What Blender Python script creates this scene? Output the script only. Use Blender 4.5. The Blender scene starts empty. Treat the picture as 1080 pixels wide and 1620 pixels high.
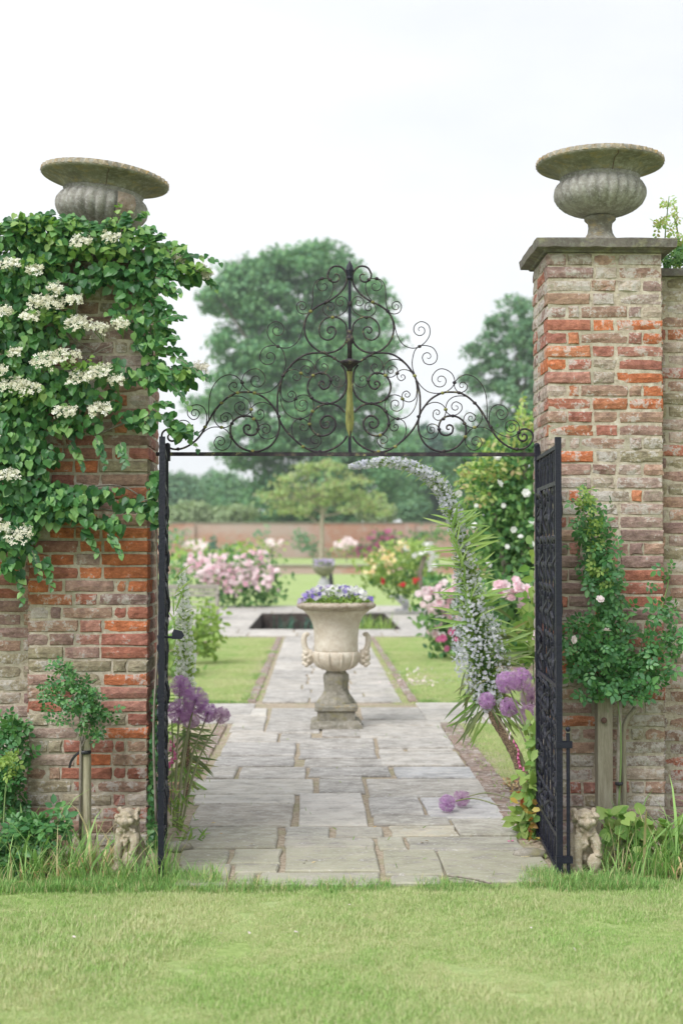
import bpy, bmesh, math, random
import numpy as np
from mathutils import Vector, Matrix, Euler, noise as mnoise

R = math.radians
rng = np.random.default_rng(7)
random.seed(11)
SC = bpy.context.scene
COL = SC.collection

# ------------------------------------------------------------------ camera
PITCH, YAW, F, CZ = R(1.53), R(1.02), 2250.0, 1.74
cam = bpy.data.cameras.new('camera'); cam_o = bpy.data.objects.new('camera', cam); COL.objects.link(cam_o)
cam.sensor_fit = 'HORIZONTAL'; cam.sensor_width = 24.0; cam.lens = F / 1080 * 24
cam.clip_start = 0.1; cam.clip_end = 3000
cam_o.location = (0, 0, CZ); cam_o.rotation_euler = (R(90) + PITCH, 0, -YAW)
cam.dof.use_dof = True; cam.dof.focus_distance = 8.15; cam.dof.aperture_fstop = 2.0
SC.camera = cam_o
SC.render.resolution_x, SC.render.resolution_y = 682, 1024

# ------------------------------------------------------------------ world, sun, exposure
SUN_EL, SUN_AZ = 48, 218       # azimuth measured clockwise from +Y (from the left, a little in front of the gate)
w = bpy.data.worlds.new('World'); SC.world = w; w.use_nodes = True
wn, wl = w.node_tree.nodes, w.node_tree.links
wn.clear()
wo = wn.new('ShaderNodeOutputWorld')
sky = wn.new('ShaderNodeTexSky'); sky.sky_type = 'NISHITA'; sky.sun_disc = False
sky.sun_elevation = R(SUN_EL); sky.sun_rotation = R(SUN_AZ)
b1 = wn.new('ShaderNodeBackground'); b1.inputs['Strength'].default_value = 0.06
wl.new(sky.outputs[0], b1.inputs['Color'])
tc = wn.new('ShaderNodeTexCoord'); mp = wn.new('ShaderNodeMapping'); mp.inputs['Scale'].default_value = (1, 1, 2.6)
nz = wn.new('ShaderNodeTexNoise'); nz.inputs['Scale'].default_value = 1.7; nz.inputs['Detail'].default_value = 6; nz.inputs['Roughness'].default_value = .5
cr = wn.new('ShaderNodeValToRGB')
cr.color_ramp.elements[0].position = .30; cr.color_ramp.elements[0].color = (.70, .735, .79, 1)
cr.color_ramp.elements[1].position = .62; cr.color_ramp.elements[1].color = (.97, .985, 1, 1)
b2 = wn.new('ShaderNodeBackground'); b2.inputs['Strength'].default_value = .485
mx = wn.new('ShaderNodeMixShader'); mx.inputs[0].default_value = .93
wl.new(tc.outputs['Generated'], mp.inputs[0]); wl.new(mp.outputs[0], nz.inputs['Vector']); wl.new(nz.outputs[0], cr.inputs[0])
wl.new(cr.outputs[0], b2.inputs['Color']); wl.new(b1.outputs[0], mx.inputs[1]); wl.new(b2.outputs[0], mx.inputs[2]); wl.new(mx.outputs[0], wo.inputs[0])
sl = bpy.data.lights.new('sun', 'SUN'); sl.energy = 1.5; sl.angle = R(34); sl.color = (1, .99, .98)
so = bpy.data.objects.new('sun', sl); COL.objects.link(so)
az, el = R(SUN_AZ), R(SUN_EL)
sd = Vector((math.sin(az) * math.cos(el), math.cos(az) * math.cos(el), math.sin(el)))
so.rotation_euler = sd.to_track_quat('Z', 'Y').to_euler(); so.location = (-6, -6, 12)
SC.view_settings.view_transform = 'Standard'; SC.view_settings.look = 'None'
SC.view_settings.exposure = 1.25; SC.view_settings.gamma = 1; SC.view_settings.use_curve_mapping = False
SC.render.engine = 'CYCLES'
SC.cycles.max_bounces = 8; SC.cycles.transparent_max_bounces = 8; SC.cycles.volume_bounces = 0
SC.cycles.use_denoising = True

# ------------------------------------------------------------------ helpers
RC = cam_o.rotation_euler.to_matrix()
def ray(px, py):
    return RC @ Vector(((px - 540) / F, (810 - py) / F, -1))
def at(px, py, Y):                     # a photograph pixel at world depth Y
    d = ray(px, py); return Vector((0, 0, CZ)) + d * (Y / d.y)
def gnd(px, py, z=0.0):                # a photograph pixel on the ground
    d = ray(px, py); return Vector((0, 0, CZ)) + d * ((z - CZ) / d.z)

WM = {}
def place(o, parent=None, M=None):
    COL.objects.link(o)
    if M is None: M = Matrix.Identity(4)
    if parent is not None:
        o.parent = parent; o.matrix_parent_inverse = WM[parent.name].inverted()
    o.matrix_basis = M
    WM[o.name] = M.copy()
    return o
def tag(o, label=None, cat=None, group=None, kind=None):
    if label: o['label'] = label
    if cat: o['category'] = cat
    if group: o['group'] = group
    if kind: o['kind'] = kind
    return o
def thing(name, label, cat, loc=(0, 0, 0), group=None):
    o = bpy.data.objects.new(name, None); o.empty_display_size = .1
    place(o, None, Matrix.Translation(Vector(loc)))
    return tag(o, label, cat, group)

class MB:
    def __init__(s): s.v = []; s.f = []; s.n = 0; s.mi = []
    def add(s, v, f, mi=0):
        v = np.asarray(v, float).reshape(-1, 3)
        s.v.append(v); s.f += [tuple(i + s.n for i in q) for q in f]; s.mi += [mi] * len(f); s.n += len(v); return s
    def box(s, x0, x1, y0, y1, z0, z1, mi=0):
        v = [(x0,y0,z0),(x1,y0,z0),(x1,y1,z0),(x0,y1,z0),(x0,y0,z1),(x1,y0,z1),(x1,y1,z1),(x0,y1,z1)]
        return s.add(v, [(0,3,2,1),(4,5,6,7),(0,1,5,4),(1,2,6,5),(2,3,7,6),(3,0,4,7)], mi)
    def tube(s, pts, r, sides=8, cap=True, mi=0, flat=1.0):
        P = [Vector(p) for p in pts]; n = len(P)
        rr = [r] * n if np.isscalar(r) else list(r)
        vs = []; T0 = None; U = None
        for i in range(n):
            T = (P[min(i + 1, n - 1)] - P[max(i - 1, 0)])
            T = T.normalized() if T.length > 1e-9 else (T0 or Vector((0, 0, 1)))
            if U is None:
                a = Vector((0, 1, 0)) if abs(T.y) < .9 else Vector((1, 0, 0))
                U = T.cross(a).normalized()
            else:
                U = (U - T * U.dot(T)); U = U.normalized() if U.length > 1e-6 else T.orthogonal().normalized()
            V = T.cross(U); T0 = T
            for k in range(sides):
                t = 2 * math.pi * k / sides
                vs.append(P[i] + U * math.cos(t) * rr[i] + V * math.sin(t) * rr[i] * flat)
        fs = [(i * sides + k, i * sides + (k + 1) % sides, (i + 1) * sides + (k + 1) % sides, (i + 1) * sides + k) for i in range(n - 1) for k in range(sides)]
        if cap: fs += [tuple(range(sides))[::-1], tuple((n - 1) * sides + k for k in range(sides))]
        return s.add(vs, fs, mi)
    def ball(s, c, r, seg=8, rings=5, mi=0):
        r = (r, r, r) if np.isscalar(r) else r
        vs = [(c[0], c[1], c[2] + r[2])]
        for i in range(1, rings):
            a = math.pi * i / rings
            for k in range(seg):
                t = 2 * math.pi * k / seg
                vs.append((c[0] + r[0] * math.sin(a) * math.cos(t), c[1] + r[1] * math.sin(a) * math.sin(t), c[2] + r[2] * math.cos(a)))
        vs.append((c[0], c[1], c[2] - r[2])); L = len(vs) - 1
        fs = [(0, 1 + k, 1 + (k + 1) % seg) for k in range(seg)]
        for i in range(rings - 2):
            for k in range(seg):
                a = 1 + i * seg; fs.append((a + k, a + seg + k, a + seg + (k + 1) % seg, a + (k + 1) % seg))
        a = 1 + (rings - 2) * seg
        fs += [(a + k, L, a + (k + 1) % seg) for k in range(seg)]
        return s.add(vs, fs, mi)
    def lathe(s, prof, c=(0, 0, 0), seg=48, fn=None, mi=0):
        vs = []
        for j, (r, z) in enumerate(prof):
            for k in range(seg):
                t = 2 * math.pi * k / seg
                q = fn(r, z, t, j) if fn else r
                vs.append((c[0] + q * math.cos(t), c[1] + q * math.sin(t), c[2] + z))
        n = len(prof)
        fs = [(j * seg + k, j * seg + (k + 1) % seg, (j + 1) * seg + (k + 1) % seg, (j + 1) * seg + k) for j in range(n - 1) for k in range(seg)]
        fs += [tuple(range(seg))[::-1], tuple((n - 1) * seg + k for k in range(seg))]
        return s.add(vs, fs, mi)
    def mesh(s, name, mats=None, smooth=False):
        me = bpy.data.meshes.new(name)
        V = np.concatenate(s.v) if s.v else np.zeros((0, 3))
        me.from_pydata(V.tolist(), [], s.f)
        if mats:
            for m in (mats if isinstance(mats, (list, tuple)) else [mats]): me.materials.append(m)
            if isinstance(mats, (list, tuple)) and len(mats) > 1: me.polygons.foreach_set('material_index', s.mi)
        if smooth: me.polygons.foreach_set('use_smooth', [True] * len(me.polygons))
        me.update(); return me
    def build(s, name, mats, parent=None, smooth=False, M=None):
        return place(bpy.data.objects.new(name, s.mesh(name, mats, smooth)), parent, M)

def inst(name, me, parent=None, M=None, color=None):
    o = bpy.data.objects.new(name, me)
    if color is not None: o.color = color
    return place(o, parent, M)

def fastmesh(name, V, polys_flat, loop_tot, mats, smooth=False, mi=None):
    me = bpy.data.meshes.new(name)
    me.vertices.add(len(V)); me.vertices.foreach_set('co', np.asarray(V, np.float32).ravel())
    me.loops.add(len(polys_flat)); me.loops.foreach_set('vertex_index', np.asarray(polys_flat, np.int32))
    me.polygons.add(len(loop_tot))
    st = np.concatenate([[0], np.cumsum(loop_tot)[:-1]]).astype(np.int32)
    me.polygons.foreach_set('loop_start', st)
    me.polygons.foreach_set('loop_total', np.asarray(loop_tot, np.int32))
    for m in (mats if isinstance(mats, (list, tuple)) else [mats]): me.materials.append(m)
    if mi is not None: me.polygons.foreach_set('material_index', np.asarray(mi, np.int32))
    if smooth: me.polygons.foreach_set('use_smooth', np.ones(len(loop_tot), bool))
    me.update(calc_edges=True); return me

def unit(a): return a / np.maximum(np.linalg.norm(a, axis=-1, keepdims=True), 1e-9)
def frames(N, T):
    """rotation matrices with columns X (across), Y (along, near T), Z (normal near N)"""
    Yv = unit(T); Z = unit(N - Yv * (N * Yv).sum(1, keepdims=True)); X = np.cross(Yv, Z)
    return np.stack([X, Yv, Z], axis=2)
def scat(tm, P, N, T, S):
    tv, tf = tm; tv = np.asarray(tv, float)
    P = np.asarray(P, float); n = len(P)
    M = frames(np.asarray(N, float), np.asarray(T, float))
    S = np.broadcast_to(np.asarray(S, float).reshape(-1, 1) if np.ndim(S) < 2 else S, (n, 3)) if np.ndim(S) else np.full((n, 3), S)
    V = np.einsum('nij,nkj->nki', M, tv[None] * S[:, None, :]) + P[:, None, :]
    base = np.concatenate([np.asarray(f) for f in tf]); lt = np.array([len(f) for f in tf])
    fl = (base[None] + (np.arange(n) * len(tv))[:, None]).ravel()
    return V.reshape(-1, 3), fl, np.tile(lt, n)
def scat_obj(name, tm, P, N, T, S, mat, parent=None, smooth=False, kind='stuff'):
    V, fl, lt = scat(tm, P, N, T, S)
    o = inst(name, fastmesh(name, V, fl, lt, mat, smooth), parent)
    if kind: o['kind'] = kind
    return o
def joined(parts):
    V = []; Fl = []; L = []; n = 0
    for v, f, l in parts:
        V.append(v); Fl.append(f + n); L.append(l); n += len(v)
    return np.concatenate(V), np.concatenate(Fl), np.concatenate(L)
def rdir(n): return unit(rng.normal(size=(n, 3)))
def catmull(pts, k=6):
    P = [Vector(p) for p in pts]; out = []
    for i in range(len(P) - 1):
        p0 = P[i - 1] if i else P[0] * 2 - P[1]; p1, p2 = P[i], P[i + 1]
        p3 = P[i + 2] if i + 2 < len(P) else P[-1] * 2 - P[-2]
        for j in range(k):
            t = j / k
            out.append(.5 * ((2 * p1) + (p2 - p0) * t + (2 * p0 - 5 * p1 + 4 * p2 - p3) * t * t + (3 * p1 - p0 - 3 * p2 + p3) * t ** 3))
    out.append(P[-1]); return out

# leaf templates: x across, y along, z normal
LEAF2 = ([(0,0,0),(.3,.45,.06),(0,1,-.05),(-.3,.45,.06)], [(0,1,2,3)])
LEAF = ([(0,0,0),(.26,.3,.07),(.22,.68,.04),(0,1,-.10),(-.22,.68,.04),(-.26,.3,.07),(0,.5,-.02)], [(0,1,6),(1,2,6),(2,3,6),(3,4,6),(4,5,6),(5,0,6)])
HEART = ([(0,0,0),(.16,-.10,.03),(.38,.02,.09),(.46,.28,.10),(.36,.56,.05),(.16,.82,-.03),(0,1.0,-.10),(-.16,.82,-.03),(-.36,.56,.05),(-.46,.28,.10),(-.38,.02,.09),(-.16,-.10,.03),(0,.35,-.03),(0,.7,-.05)],
         [(0,1,2,12),(2,3,12),(3,4,12),(4,5,13,12),(5,6,13),(6,7,13),(7,8,12,13),(8,9,12),(9,10,12),(10,11,0,12)])
def compound():
    v = []; f = []
    for (x, y, a, s) in ((0, .55, 0, .5), (.05, .42, -62, .42), (-.05, .42, 62, .42), (.04, .14, -70, .36), (-.04, .14, 70, .36)):
        b = len(v); ca, sa = math.cos(R(a)), math.sin(R(a))
        for (lx, ly, lz) in LEAF[0]:
            lx *= s * 1.15; ly *= s
            v.append((x + lx * ca - ly * sa, y + lx * sa + ly * ca, lz * s))
        f += [tuple(i + b for i in q) for q in LEAF[1]]
    return v, f
COMP = compound()
LANCE = ([(0,0,0),(.07,.25,.02),(.075,.55,.0),(.04,.8,-.05),(0,1,-.13),(-.04,.8,-.05),(-.075,.55,.0),(-.07,.25,.02),(0,.25,-.015),(0,.55,-.03),(0,.8,-.08)],
         [(0,1,8),(1,2,9,8),(2,3,10,9),(3,4,10),(4,5,10),(5,6,9,10),(6,7,8,9),(7,0,8)])
def rosette(n, w=.42, up=.35, inner=.0):
    v = [(0,0,0)]; f = []
    for k in range(n):
        t = 2 * math.pi * k / n; c, s = math.cos(t), math.sin(t); b = len(v)
        for (a, r, z) in ((-w, .62, up * .5), (-w * .6, 1, up), (w * .6, 1, up), (w, .62, up * .5)):
            v.append((r * c - a * s * .9, r * s + a * c * .9, z))
        f.append((0, b, b + 1, b + 2)); f.append((0, b + 2, b + 3))
    return v, f
FLOR4 = rosette(4, .40, .12); FLOR5 = rosette(5, .36, .15); STAR6 = rosette(6, .13, .25)
def rosebloom():
    v, f = rosette(6, .5, .15); v2, f2 = rosette(5, .5, .6); b = len(v)
    v = v + [(x * .62, y * .62, z * .8 + .1) for x, y, z in v2]; f = f + [tuple(i + b for i in q) for q in f2]
    return v, f
ROSE = rosebloom()

# ------------------------------------------------------------------ materials
class NM:
    def __init__(s, name):
        s.m = bpy.data.materials.new(name); s.m.use_nodes = True
        s.nt = s.m.node_tree; s.N = s.nt.nodes; s.L = s.nt.links
        s.b = s.N['Principled BSDF']; s.out = s.N['Material Output']; s.pos = None
    def new(s, t): return s.N.new(t)
    def put(s, sock, v):
        if hasattr(v, 'is_output'): s.L.new(v, sock)
        elif isinstance(v, tuple) and len(v) == 3 and sock.type == 'RGBA': sock.default_value = (*v, 1)
        else: sock.default_value = v
    def P(s, scale=(1, 1, 1), space='world', rot=(0, 0, 0)):
        if space == 'world':
            if s.pos is None: s.pos = s.new('ShaderNodeNewGeometry').outputs['Position']
            src = s.pos
        else: src = s.new('ShaderNodeTexCoord').outputs['Object']
        m = s.new('ShaderNodeMapping'); m.inputs['Scale'].default_value = scale; m.inputs['Rotation'].default_value = rot; s.L.new(src, m.inputs[0]); return m.outputs[0]
    def noise(s, sc=5, det=4, ro=.55, vec=None, dist=0):
        n = s.new('ShaderNodeTexNoise'); n.inputs['Scale'].default_value = sc; n.inputs['Detail'].default_value = det
        n.inputs['Roughness'].default_value = ro; n.inputs['Distortion'].default_value = dist
        s.L.new(vec if vec is not None else s.P(), n.inputs['Vector']); return n.outputs[0]
    def voro(s, sc=5, vec=None, out='Distance'):
        n = s.new('ShaderNodeTexVoronoi'); n.inputs['Scale'].default_value = sc
        s.L.new(vec if vec is not None else s.P(), n.inputs['Vector']); return n.outputs[out]
    def ramp(s, x, stops):
        r = s.new('ShaderNodeValToRGB'); e = r.color_ramp.elements
        while len(e) < len(stops): e.new(.5)
        for k, (p, c) in enumerate(stops):
            e[k].position = p; e[k].color = (*c, 1) if isinstance(c, tuple) else (c, c, c, 1)
        s.put(r.inputs[0], x); return r.outputs[0]
    def mix(s, fac, a, b, mode='MIX'):
        n = s.new('ShaderNodeMix'); n.data_type = 'RGBA'; n.blend_type = mode
        s.put(n.inputs[0], fac); s.put(n.inputs[6], a); s.put(n.inputs[7], b); return n.outputs[2]
    def math(s, op, a, b=0.0, c=None, clamp=False):
        n = s.new('ShaderNodeMath'); n.operation = op; n.use_clamp = clamp
        s.put(n.inputs[0], a); s.put(n.inputs[1], b)
        if c is not None: s.put(n.inputs[2], c)
        return n.outputs[0]
    def bump(s, h, st=.3, d=.01):
        n = s.new('ShaderNodeBump'); n.inputs['Strength'].default_value = st; n.inputs['Distance'].default_value = d
        s.put(n.inputs['Height'], h); s.L.new(n.outputs[0], s.b.inputs['Normal']); return s
    def col(s, c): s.put(s.b.inputs['Base Color'], c); return s
    def rough(s, r): s.put(s.b.inputs['Roughness'], r); return s
    def spec(s, v): s.b.inputs['Specular IOR Level'].default_value = v; return s
    def isl(s): return s.new('ShaderNodeNewGeometry').outputs['Random Per Island']
    def orand(s): return s.new('ShaderNodeObjectInfo').outputs['Random']
    def trans(s, c, f):
        t = s.new('ShaderNodeBsdfTranslucent'); s.put(t.inputs[0], c)
        m = s.new('ShaderNodeMixShader'); m.inputs[0].default_value = f
        s.L.new(s.b.outputs[0], m.inputs[1]); s.L.new(t.outputs[0], m.inputs[2]); s.L.new(m.outputs[0], s.out.inputs[0]); return s

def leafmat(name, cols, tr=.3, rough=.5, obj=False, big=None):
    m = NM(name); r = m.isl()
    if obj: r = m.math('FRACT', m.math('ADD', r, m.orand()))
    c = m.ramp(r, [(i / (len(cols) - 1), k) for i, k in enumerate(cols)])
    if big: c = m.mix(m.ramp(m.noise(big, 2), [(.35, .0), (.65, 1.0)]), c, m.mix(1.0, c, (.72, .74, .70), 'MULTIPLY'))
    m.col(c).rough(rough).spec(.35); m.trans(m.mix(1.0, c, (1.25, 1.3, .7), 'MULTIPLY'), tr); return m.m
def petal(name, cols, tr=.3):
    m = NM(name); c = m.ramp(m.isl(), [(i / max(len(cols) - 1, 1), k) for i, k in enumerate(cols)])
    m.col(c).rough(.6).spec(.2); m.trans(c, tr); return m.m

def stonemat(name, base, dark, lich, space='object', sc=1.0, yel=None, bst=.5):
    m = NM(name); v = m.P((1, 1, 1), space)
    n1 = m.noise(5 * sc, 8, .65, v); n2 = m.noise(22 * sc, 6, .7, v); n3 = m.noise(70 * sc, 3, .6, v)
    c = m.mix(m.ramp(n1, [(.28, 0.), (.66, 1.)]), dark, base)
    c = m.mix(m.ramp(n2, [(.48, 0.), (.70, .7)]), c, lich)
    c = m.mix(m.ramp(n3, [(.35, .35), (.6, 0.)]), c, dark)
    if yel: c = m.mix(m.ramp(m.noise(9 * sc, 5, .7, m.P((1, 1, 1.6), space, (1, 2, 0))), [(.52, 0.), (.66, .8)]), c, yel)
    c = m.mix(m.ramp(m.voro(42 * sc, v), [(.0, .7), (.13, 0.)]), c, tuple(x * .45 for x in dark))
    m.col(c).rough(.92).spec(.2).bump(m.math('ADD', n2, m.math('MULTIPLY', n3, .5)), bst, .012); return m.m

MAT = {}
def build_mats():
    # brick: colour from the object, alpha = how limewashed
    m = NM('old_brick'); oi = m.new('ShaderNodeObjectInfo'); v = m.P()
    base = oi.outputs['Color']; al = oi.outputs['Alpha']
    n1 = m.noise(16, 6, .7, v); n2 = m.noise(60, 5, .7, v); n3 = m.noise(5, 4, .6, v)
    c = m.mix(m.ramp(n1, [(.35, .75), (.65, 1.2)]), (0, 0, 0), base, 'MIX')
    c = m.mix(1.0, base, m.ramp(n1, [(.30, (.62, .58, .58)), (.66, (1.25, 1.18, 1.12))]), 'MULTIPLY')
    n4 = m.noise(1.6, 3, .5, v); orr = oi.outputs['Random']
    c = m.mix(m.ramp(m.noise(26, 5, .7, m.P((1, 1, 2.2), 'world', (.3, .4, .2))), [(.40, .55), (.60, 0.)]), c, m.mix(1.0, c, (.50, .44, .42), 'MULTIPLY'))
    lime = m.math('ADD', m.math('MULTIPLY', n1, .9), m.math('MULTIPLY', n2, .42))
    lime = m.math('ADD', lime, m.math('MULTIPLY', n4, .30))
    lime = m.math('ADD', lime, m.math('MULTIPLY', al, .19))
    c = m.mix(m.ramp(m.math('MULTIPLY', lime, .8), [(.765, 0.), (.815, .7), (.95, .9)]), c, m.ramp(n2, [(.3, (.38, .34, .31)), (.7, (.60, .565, .54))]))
    lich = m.ramp(m.noise(11, 7, .75, m.P((1, 1, 1), 'world', (.5, .8, 0))), [(.58, 0.), (.66, .75)])
    c = m.mix(m.math('MULTIPLY', lich, al), c, (.26, .26, .17))
    c = m.mix(m.ramp(m.voro(75, v), [(.0, .7), (.16, 0.)]), c, (.09, .06, .05))
    m.col(c).rough(.95).spec(.15).bump(m.math('ADD', m.math('MULTIPLY', n1, 1.2), n2), .75, .012); MAT['brick'] = m.m  # old_brick
    m = NM('lime_mortar'); n1 = m.noise(30, 6, .7); n2 = m.noise(4, 4)
    c = m.ramp(n1, [(.3, (.26, .21, .16)), (.52, (.50, .43, .34)), (.72, (.62, .58, .51))])
    c = m.mix(m.ramp(n2, [(.45, 0.), (.65, .6)]), c, (.26, .25, .18))
    m.col(c).rough(1).bump(n1, .8, .01); MAT['mortar'] = m.m
    # far brick wall with courses
    m = NM('distant_brick'); br = m.new('ShaderNodeTexBrick')
    mp = m.P((1, 1, 1), 'world', (R(90), 0, 0)); m.L.new(mp, br.inputs['Vector'])
    br.inputs['Color1'].default_value = (.42, .13, .07, 1); br.inputs['Color2'].default_value = (.46, .22, .15, 1); br.inputs['Mortar'].default_value = (.42, .36, .3, 1)
    br.inputs['Scale'].default_value = 1; br.inputs['Brick Width'].default_value = .46; br.inputs['Row Height'].default_value = .15; br.inputs['Mortar Size'].default_value = .02
    n = m.noise(.28, 6, .6, m.P((.35, 1, 1)))
    c = m.mix(m.ramp(n, [(.42, 0.), (.56, .8)]), br.outputs[0], (.46, .36, .33))
    c = m.mix(m.ramp(m.noise(.9, 5, .65), [(.55, 0.), (.7, .7)]), c, (.44, .40, .36))
    m.col(c).rough(1); MAT['farbrick'] = m.m
    MAT['cap'] = stonemat('cap_stone', (.20, .175, .15), (.09, .08, .075), (.27, .28, .24), yel=(.26, .25, .15))
    MAT['vase'] = stonemat('weathered_stone', (.31, .29, .235), (.13, .12, .095), (.46, .46, .42), yel=(.34, .27, .14), sc=1.3)
    MAT['lip'] = stonemat('lip_stone', (.50, .42, .31), (.09, .07, .05), (.66, .63, .57), yel=(.46, .30, .11), sc=2)
    MAT['vase_low'] = stonemat('lichened_stone', (.42, .40, .37), (.17, .155, .14), (.66, .66, .65), sc=2)
    MAT['urn'] = stonemat('cream_stone', (.72, .665, .57), (.48, .40, .31), (.76, .73, .67), bst=.45, sc=1.6)
    MAT['urntop'] = stonemat('stained_rim_stone', (.58, .51, .41), (.22, .16, .11), (.70, .67, .60), bst=.6, sc=2.2)
    MAT['urnbase'] = stonemat('grey_plinth_stone', (.34, .31, .26), (.12, .115, .085), (.46, .44, .40), yel=(.25, .23, .12))
    MAT['lion'] = stonemat('lion_stone', (.52, .45, .34), (.22, .17, .11), (.62, .58, .50), sc=2.4, bst=.6)
    # paving
    m = NM('paving_stone'); oi = m.new('ShaderNodeObjectInfo'); v = m.P((1, 1.3, 1))
    n1 = m.noise(3.0, 8, .66, v, .3); n2 = m.noise(34, 6, .72); n3 = m.noise(9, 7, .72, m.P((1, 1.7, 1)))
    c = m.mix(1.0, oi.outputs['Color'], m.ramp(n1, [(.33, (.70, .68, .66)), (.68, (1.32, 1.28, 1.24))]), 'MULTIPLY')
    c = m.mix(m.ramp(n3, [(.50, 0.), (.60, .7)]), c, (.54, .52, .49))
    c = m.mix(m.ramp(n3, [(.36, .6), (.46, 0.)]), c, (.22, .205, .185))
    c = m.mix(m.ramp(n2, [(.56, 0.), (.64, .75)]), c, (.60, .59, .56))
    c = m.mix(m.ramp(m.voro(55), [(.0, .65), (.14, 0.)]), c, (.62, .62, .60))
    c = m.mix(m.ramp(n2, [(.30, .7), (.38, 0.)]), c, (.13, .12, .10))
    gy = m.new('ShaderNodeSeparateXYZ'); m.L.new(m.pos, gy.inputs[0])
    g = m.math('MULTIPLY', m.ramp(n3, [(.36, 0.), (.56, .55)]), m.ramp(m.math('MULTIPLY', gy.outputs['Y'], .1), [(.80, 1.), (.95, 0.)]))
    c = m.mix(g, c, (.27, .27, .15))
    m.col(c).rough(m.ramp(n1, [(.3, .6), (.7, .9)])).spec(.3).bump(m.math('ADD', n3, m.math('MULTIPLY', n2, .5)), .55, .012); MAT['slab'] = m.m
    m = NM('joint_sand'); n = m.noise(40, 6, .7); n2 = m.noise(3, 4)
    c = m.ramp(n, [(.3, (.20, .15, .10)), (.6, (.44, .37, .28)), (.8, (.58, .52, .42))]); c = m.mix(m.ramp(n2, [(.5, 0.), (.62, .5)]), c, (.24, .25, .12))
    m.col(c).rough(1).bump(n, .9, .01); MAT['sand'] = m.m
    m = NM('bed_soil'); n = m.noise(22, 7, .75); n2 = m.noise(2.5, 4)
    c = m.ramp(n, [(.3, (.07, .045, .03)), (.55, (.20, .14, .10)), (.75, (.42, .32, .24))])
    m.col(c).rough(1).bump(n, 1., .03); MAT['soil'] = m.m
    m = NM('lawn_ground'); n = m.noise(.9, 5, .6); n2 = m.noise(30, 6, .75); n3 = m.noise(6, 4, .6)
    c = m.ramp(n2, [(.3, (.20, .29, .08)), (.7, (.42, .53, .20))]); c = m.mix(m.ramp(n, [(.40, 0.), (.62, .55)]), c, (.46, .50, .28))
    c = m.mix(m.ramp(n3, [(.45, 0.), (.7, .3)]), c, (.26, .38, .11))
    m.col(c).rough(.95).spec(.1).bump(n2, .8, .02); MAT['lawn'] = m.m
    # grass blades
    def grass(name, a, b, st, amt):
        m = NM(name); r = m.isl()
        c = m.ramp(r, [(0, a), (.55, b), (.8, tuple(x * 1.25 for x in b)), (.86, st), (1, tuple(x * .85 for x in st))])
        n = m.ramp(m.math('ADD', m.math('MULTIPLY', m.noise(1.0, 4, .6), .6), m.math('MULTIPLY', m.noise(7, 4, .6), .4)), [(.40, 0.), (.58, amt)])
        c = m.mix(n, c, m.ramp(r, [(0, (.44, .54, .26)), (.5, (.60, .61, .36)), (1, st)]))
        m.col(c).rough(.65).spec(.2); m.trans(m.mix(1.0, c, (1.15, 1.25, .8), 'MULTIPLY'), .35); return m.m
    MAT['grass'] = grass('mown_grass', (.23, .38, .11), (.41, .56, .21), (.68, .63, .42), .85)
    MAT['long'] = grass('long_grass', (.12, .28, .07), (.31, .50, .17), (.60, .52, .30), .15)
    # iron
    m = NM('black_iron'); n = m.noise(60, 5, .7); n2 = m.noise(9, 5, .7)
    c = m.mix(m.ramp(n2, [(.58, 0.), (.70, .6)]), (.006, .007, .018), (.03, .022, .03))
    m.col(c).rough(m.ramp(n, [(.3, .3), (.7, .6)])).spec(.4).bump(n, .8, .006); MAT['iron'] = m.m
    m = NM('weathered_iron'); n = m.noise(24, 6, .75)
    c = m.ramp(n, [(.44, (.02, .014, .022)), (.58, (.05, .04, .04)), (.66, (.24, .23, .10))])
    m.col(c).rough(.8).bump(n, .4, .004); MAT['iron2'] = m.m
    m = NM('verdigris_iron'); n = m.noise(26, 7, .75, m.P((1, 1, .4)))
    c = m.ramp(n, [(.30, (.07, .06, .035)), (.50, (.20, .20, .06)), (.7, (.31, .30, .12))])
    m.col(c).rough(.95).bump(n, .6, .006); MAT['moss_iron'] = m.m
    # woods
    def wood(name, a, b, sc=(9, 9, 1.2)):
        m = NM(name); n = m.noise(7, 6, .65, m.P(sc), .6); n2 = m.noise(30, 4, .6, m.P((6, 6, 1)))
        m.col(m.mix(m.ramp(n2, [(.4, 0.), (.7, .3)]), m.ramp(n, [(.3, a), (.7, b)]), (.2, .2, .12))).rough(.9).bump(n, .5, .006); return m.m
    MAT['stake'] = wood('pale_stake_wood', (.30, .26, .16), (.50, .46, .34))
    MAT['post'] = wood('grey_post_wood', (.20, .17, .12), (.36, .33, .26))
    MAT['bark'] = wood('rose_bark', (.13, .10, .075), (.34, .31, .27), (3, 3, 2))
    MAT['trunk'] = wood('tree_bark', (.10, .08, .06), (.24, .20, .16), (1, 1, .4))
    MAT['paletrunk'] = wood('pale_tree_bark', (.30, .24, .18), (.48, .40, .32), (1, 1, .4))
    MAT['bench'] = wood('bench_wood', (.30, .27, .23), (.46, .43, .38))
    m = NM('echium_bark'); n = m.voro(90, m.P((1, 1, 1.6))); m.col(m.ramp(n, [(.15, (.05, .035, .03)), (.5, (.22, .15, .10)), (.8, (.38, .28, .17))])).rough(.95).bump(n, .9, .01); MAT['ebark'] = m.m
    m = NM('black_rubber'); m.col((.015, .015, .02)).rough(.45); MAT['rubber'] = m.m
    m = NM('rusty_bolt'); m.col((.10, .05, .04)).rough(.7); MAT['bolt'] = m.m
    m = NM('pond_water'); n = m.noise(3, 3); m.col((.015, .02, .015)).rough(.06).spec(.5).bump(n, .06, .02); MAT['water'] = m.m
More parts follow.
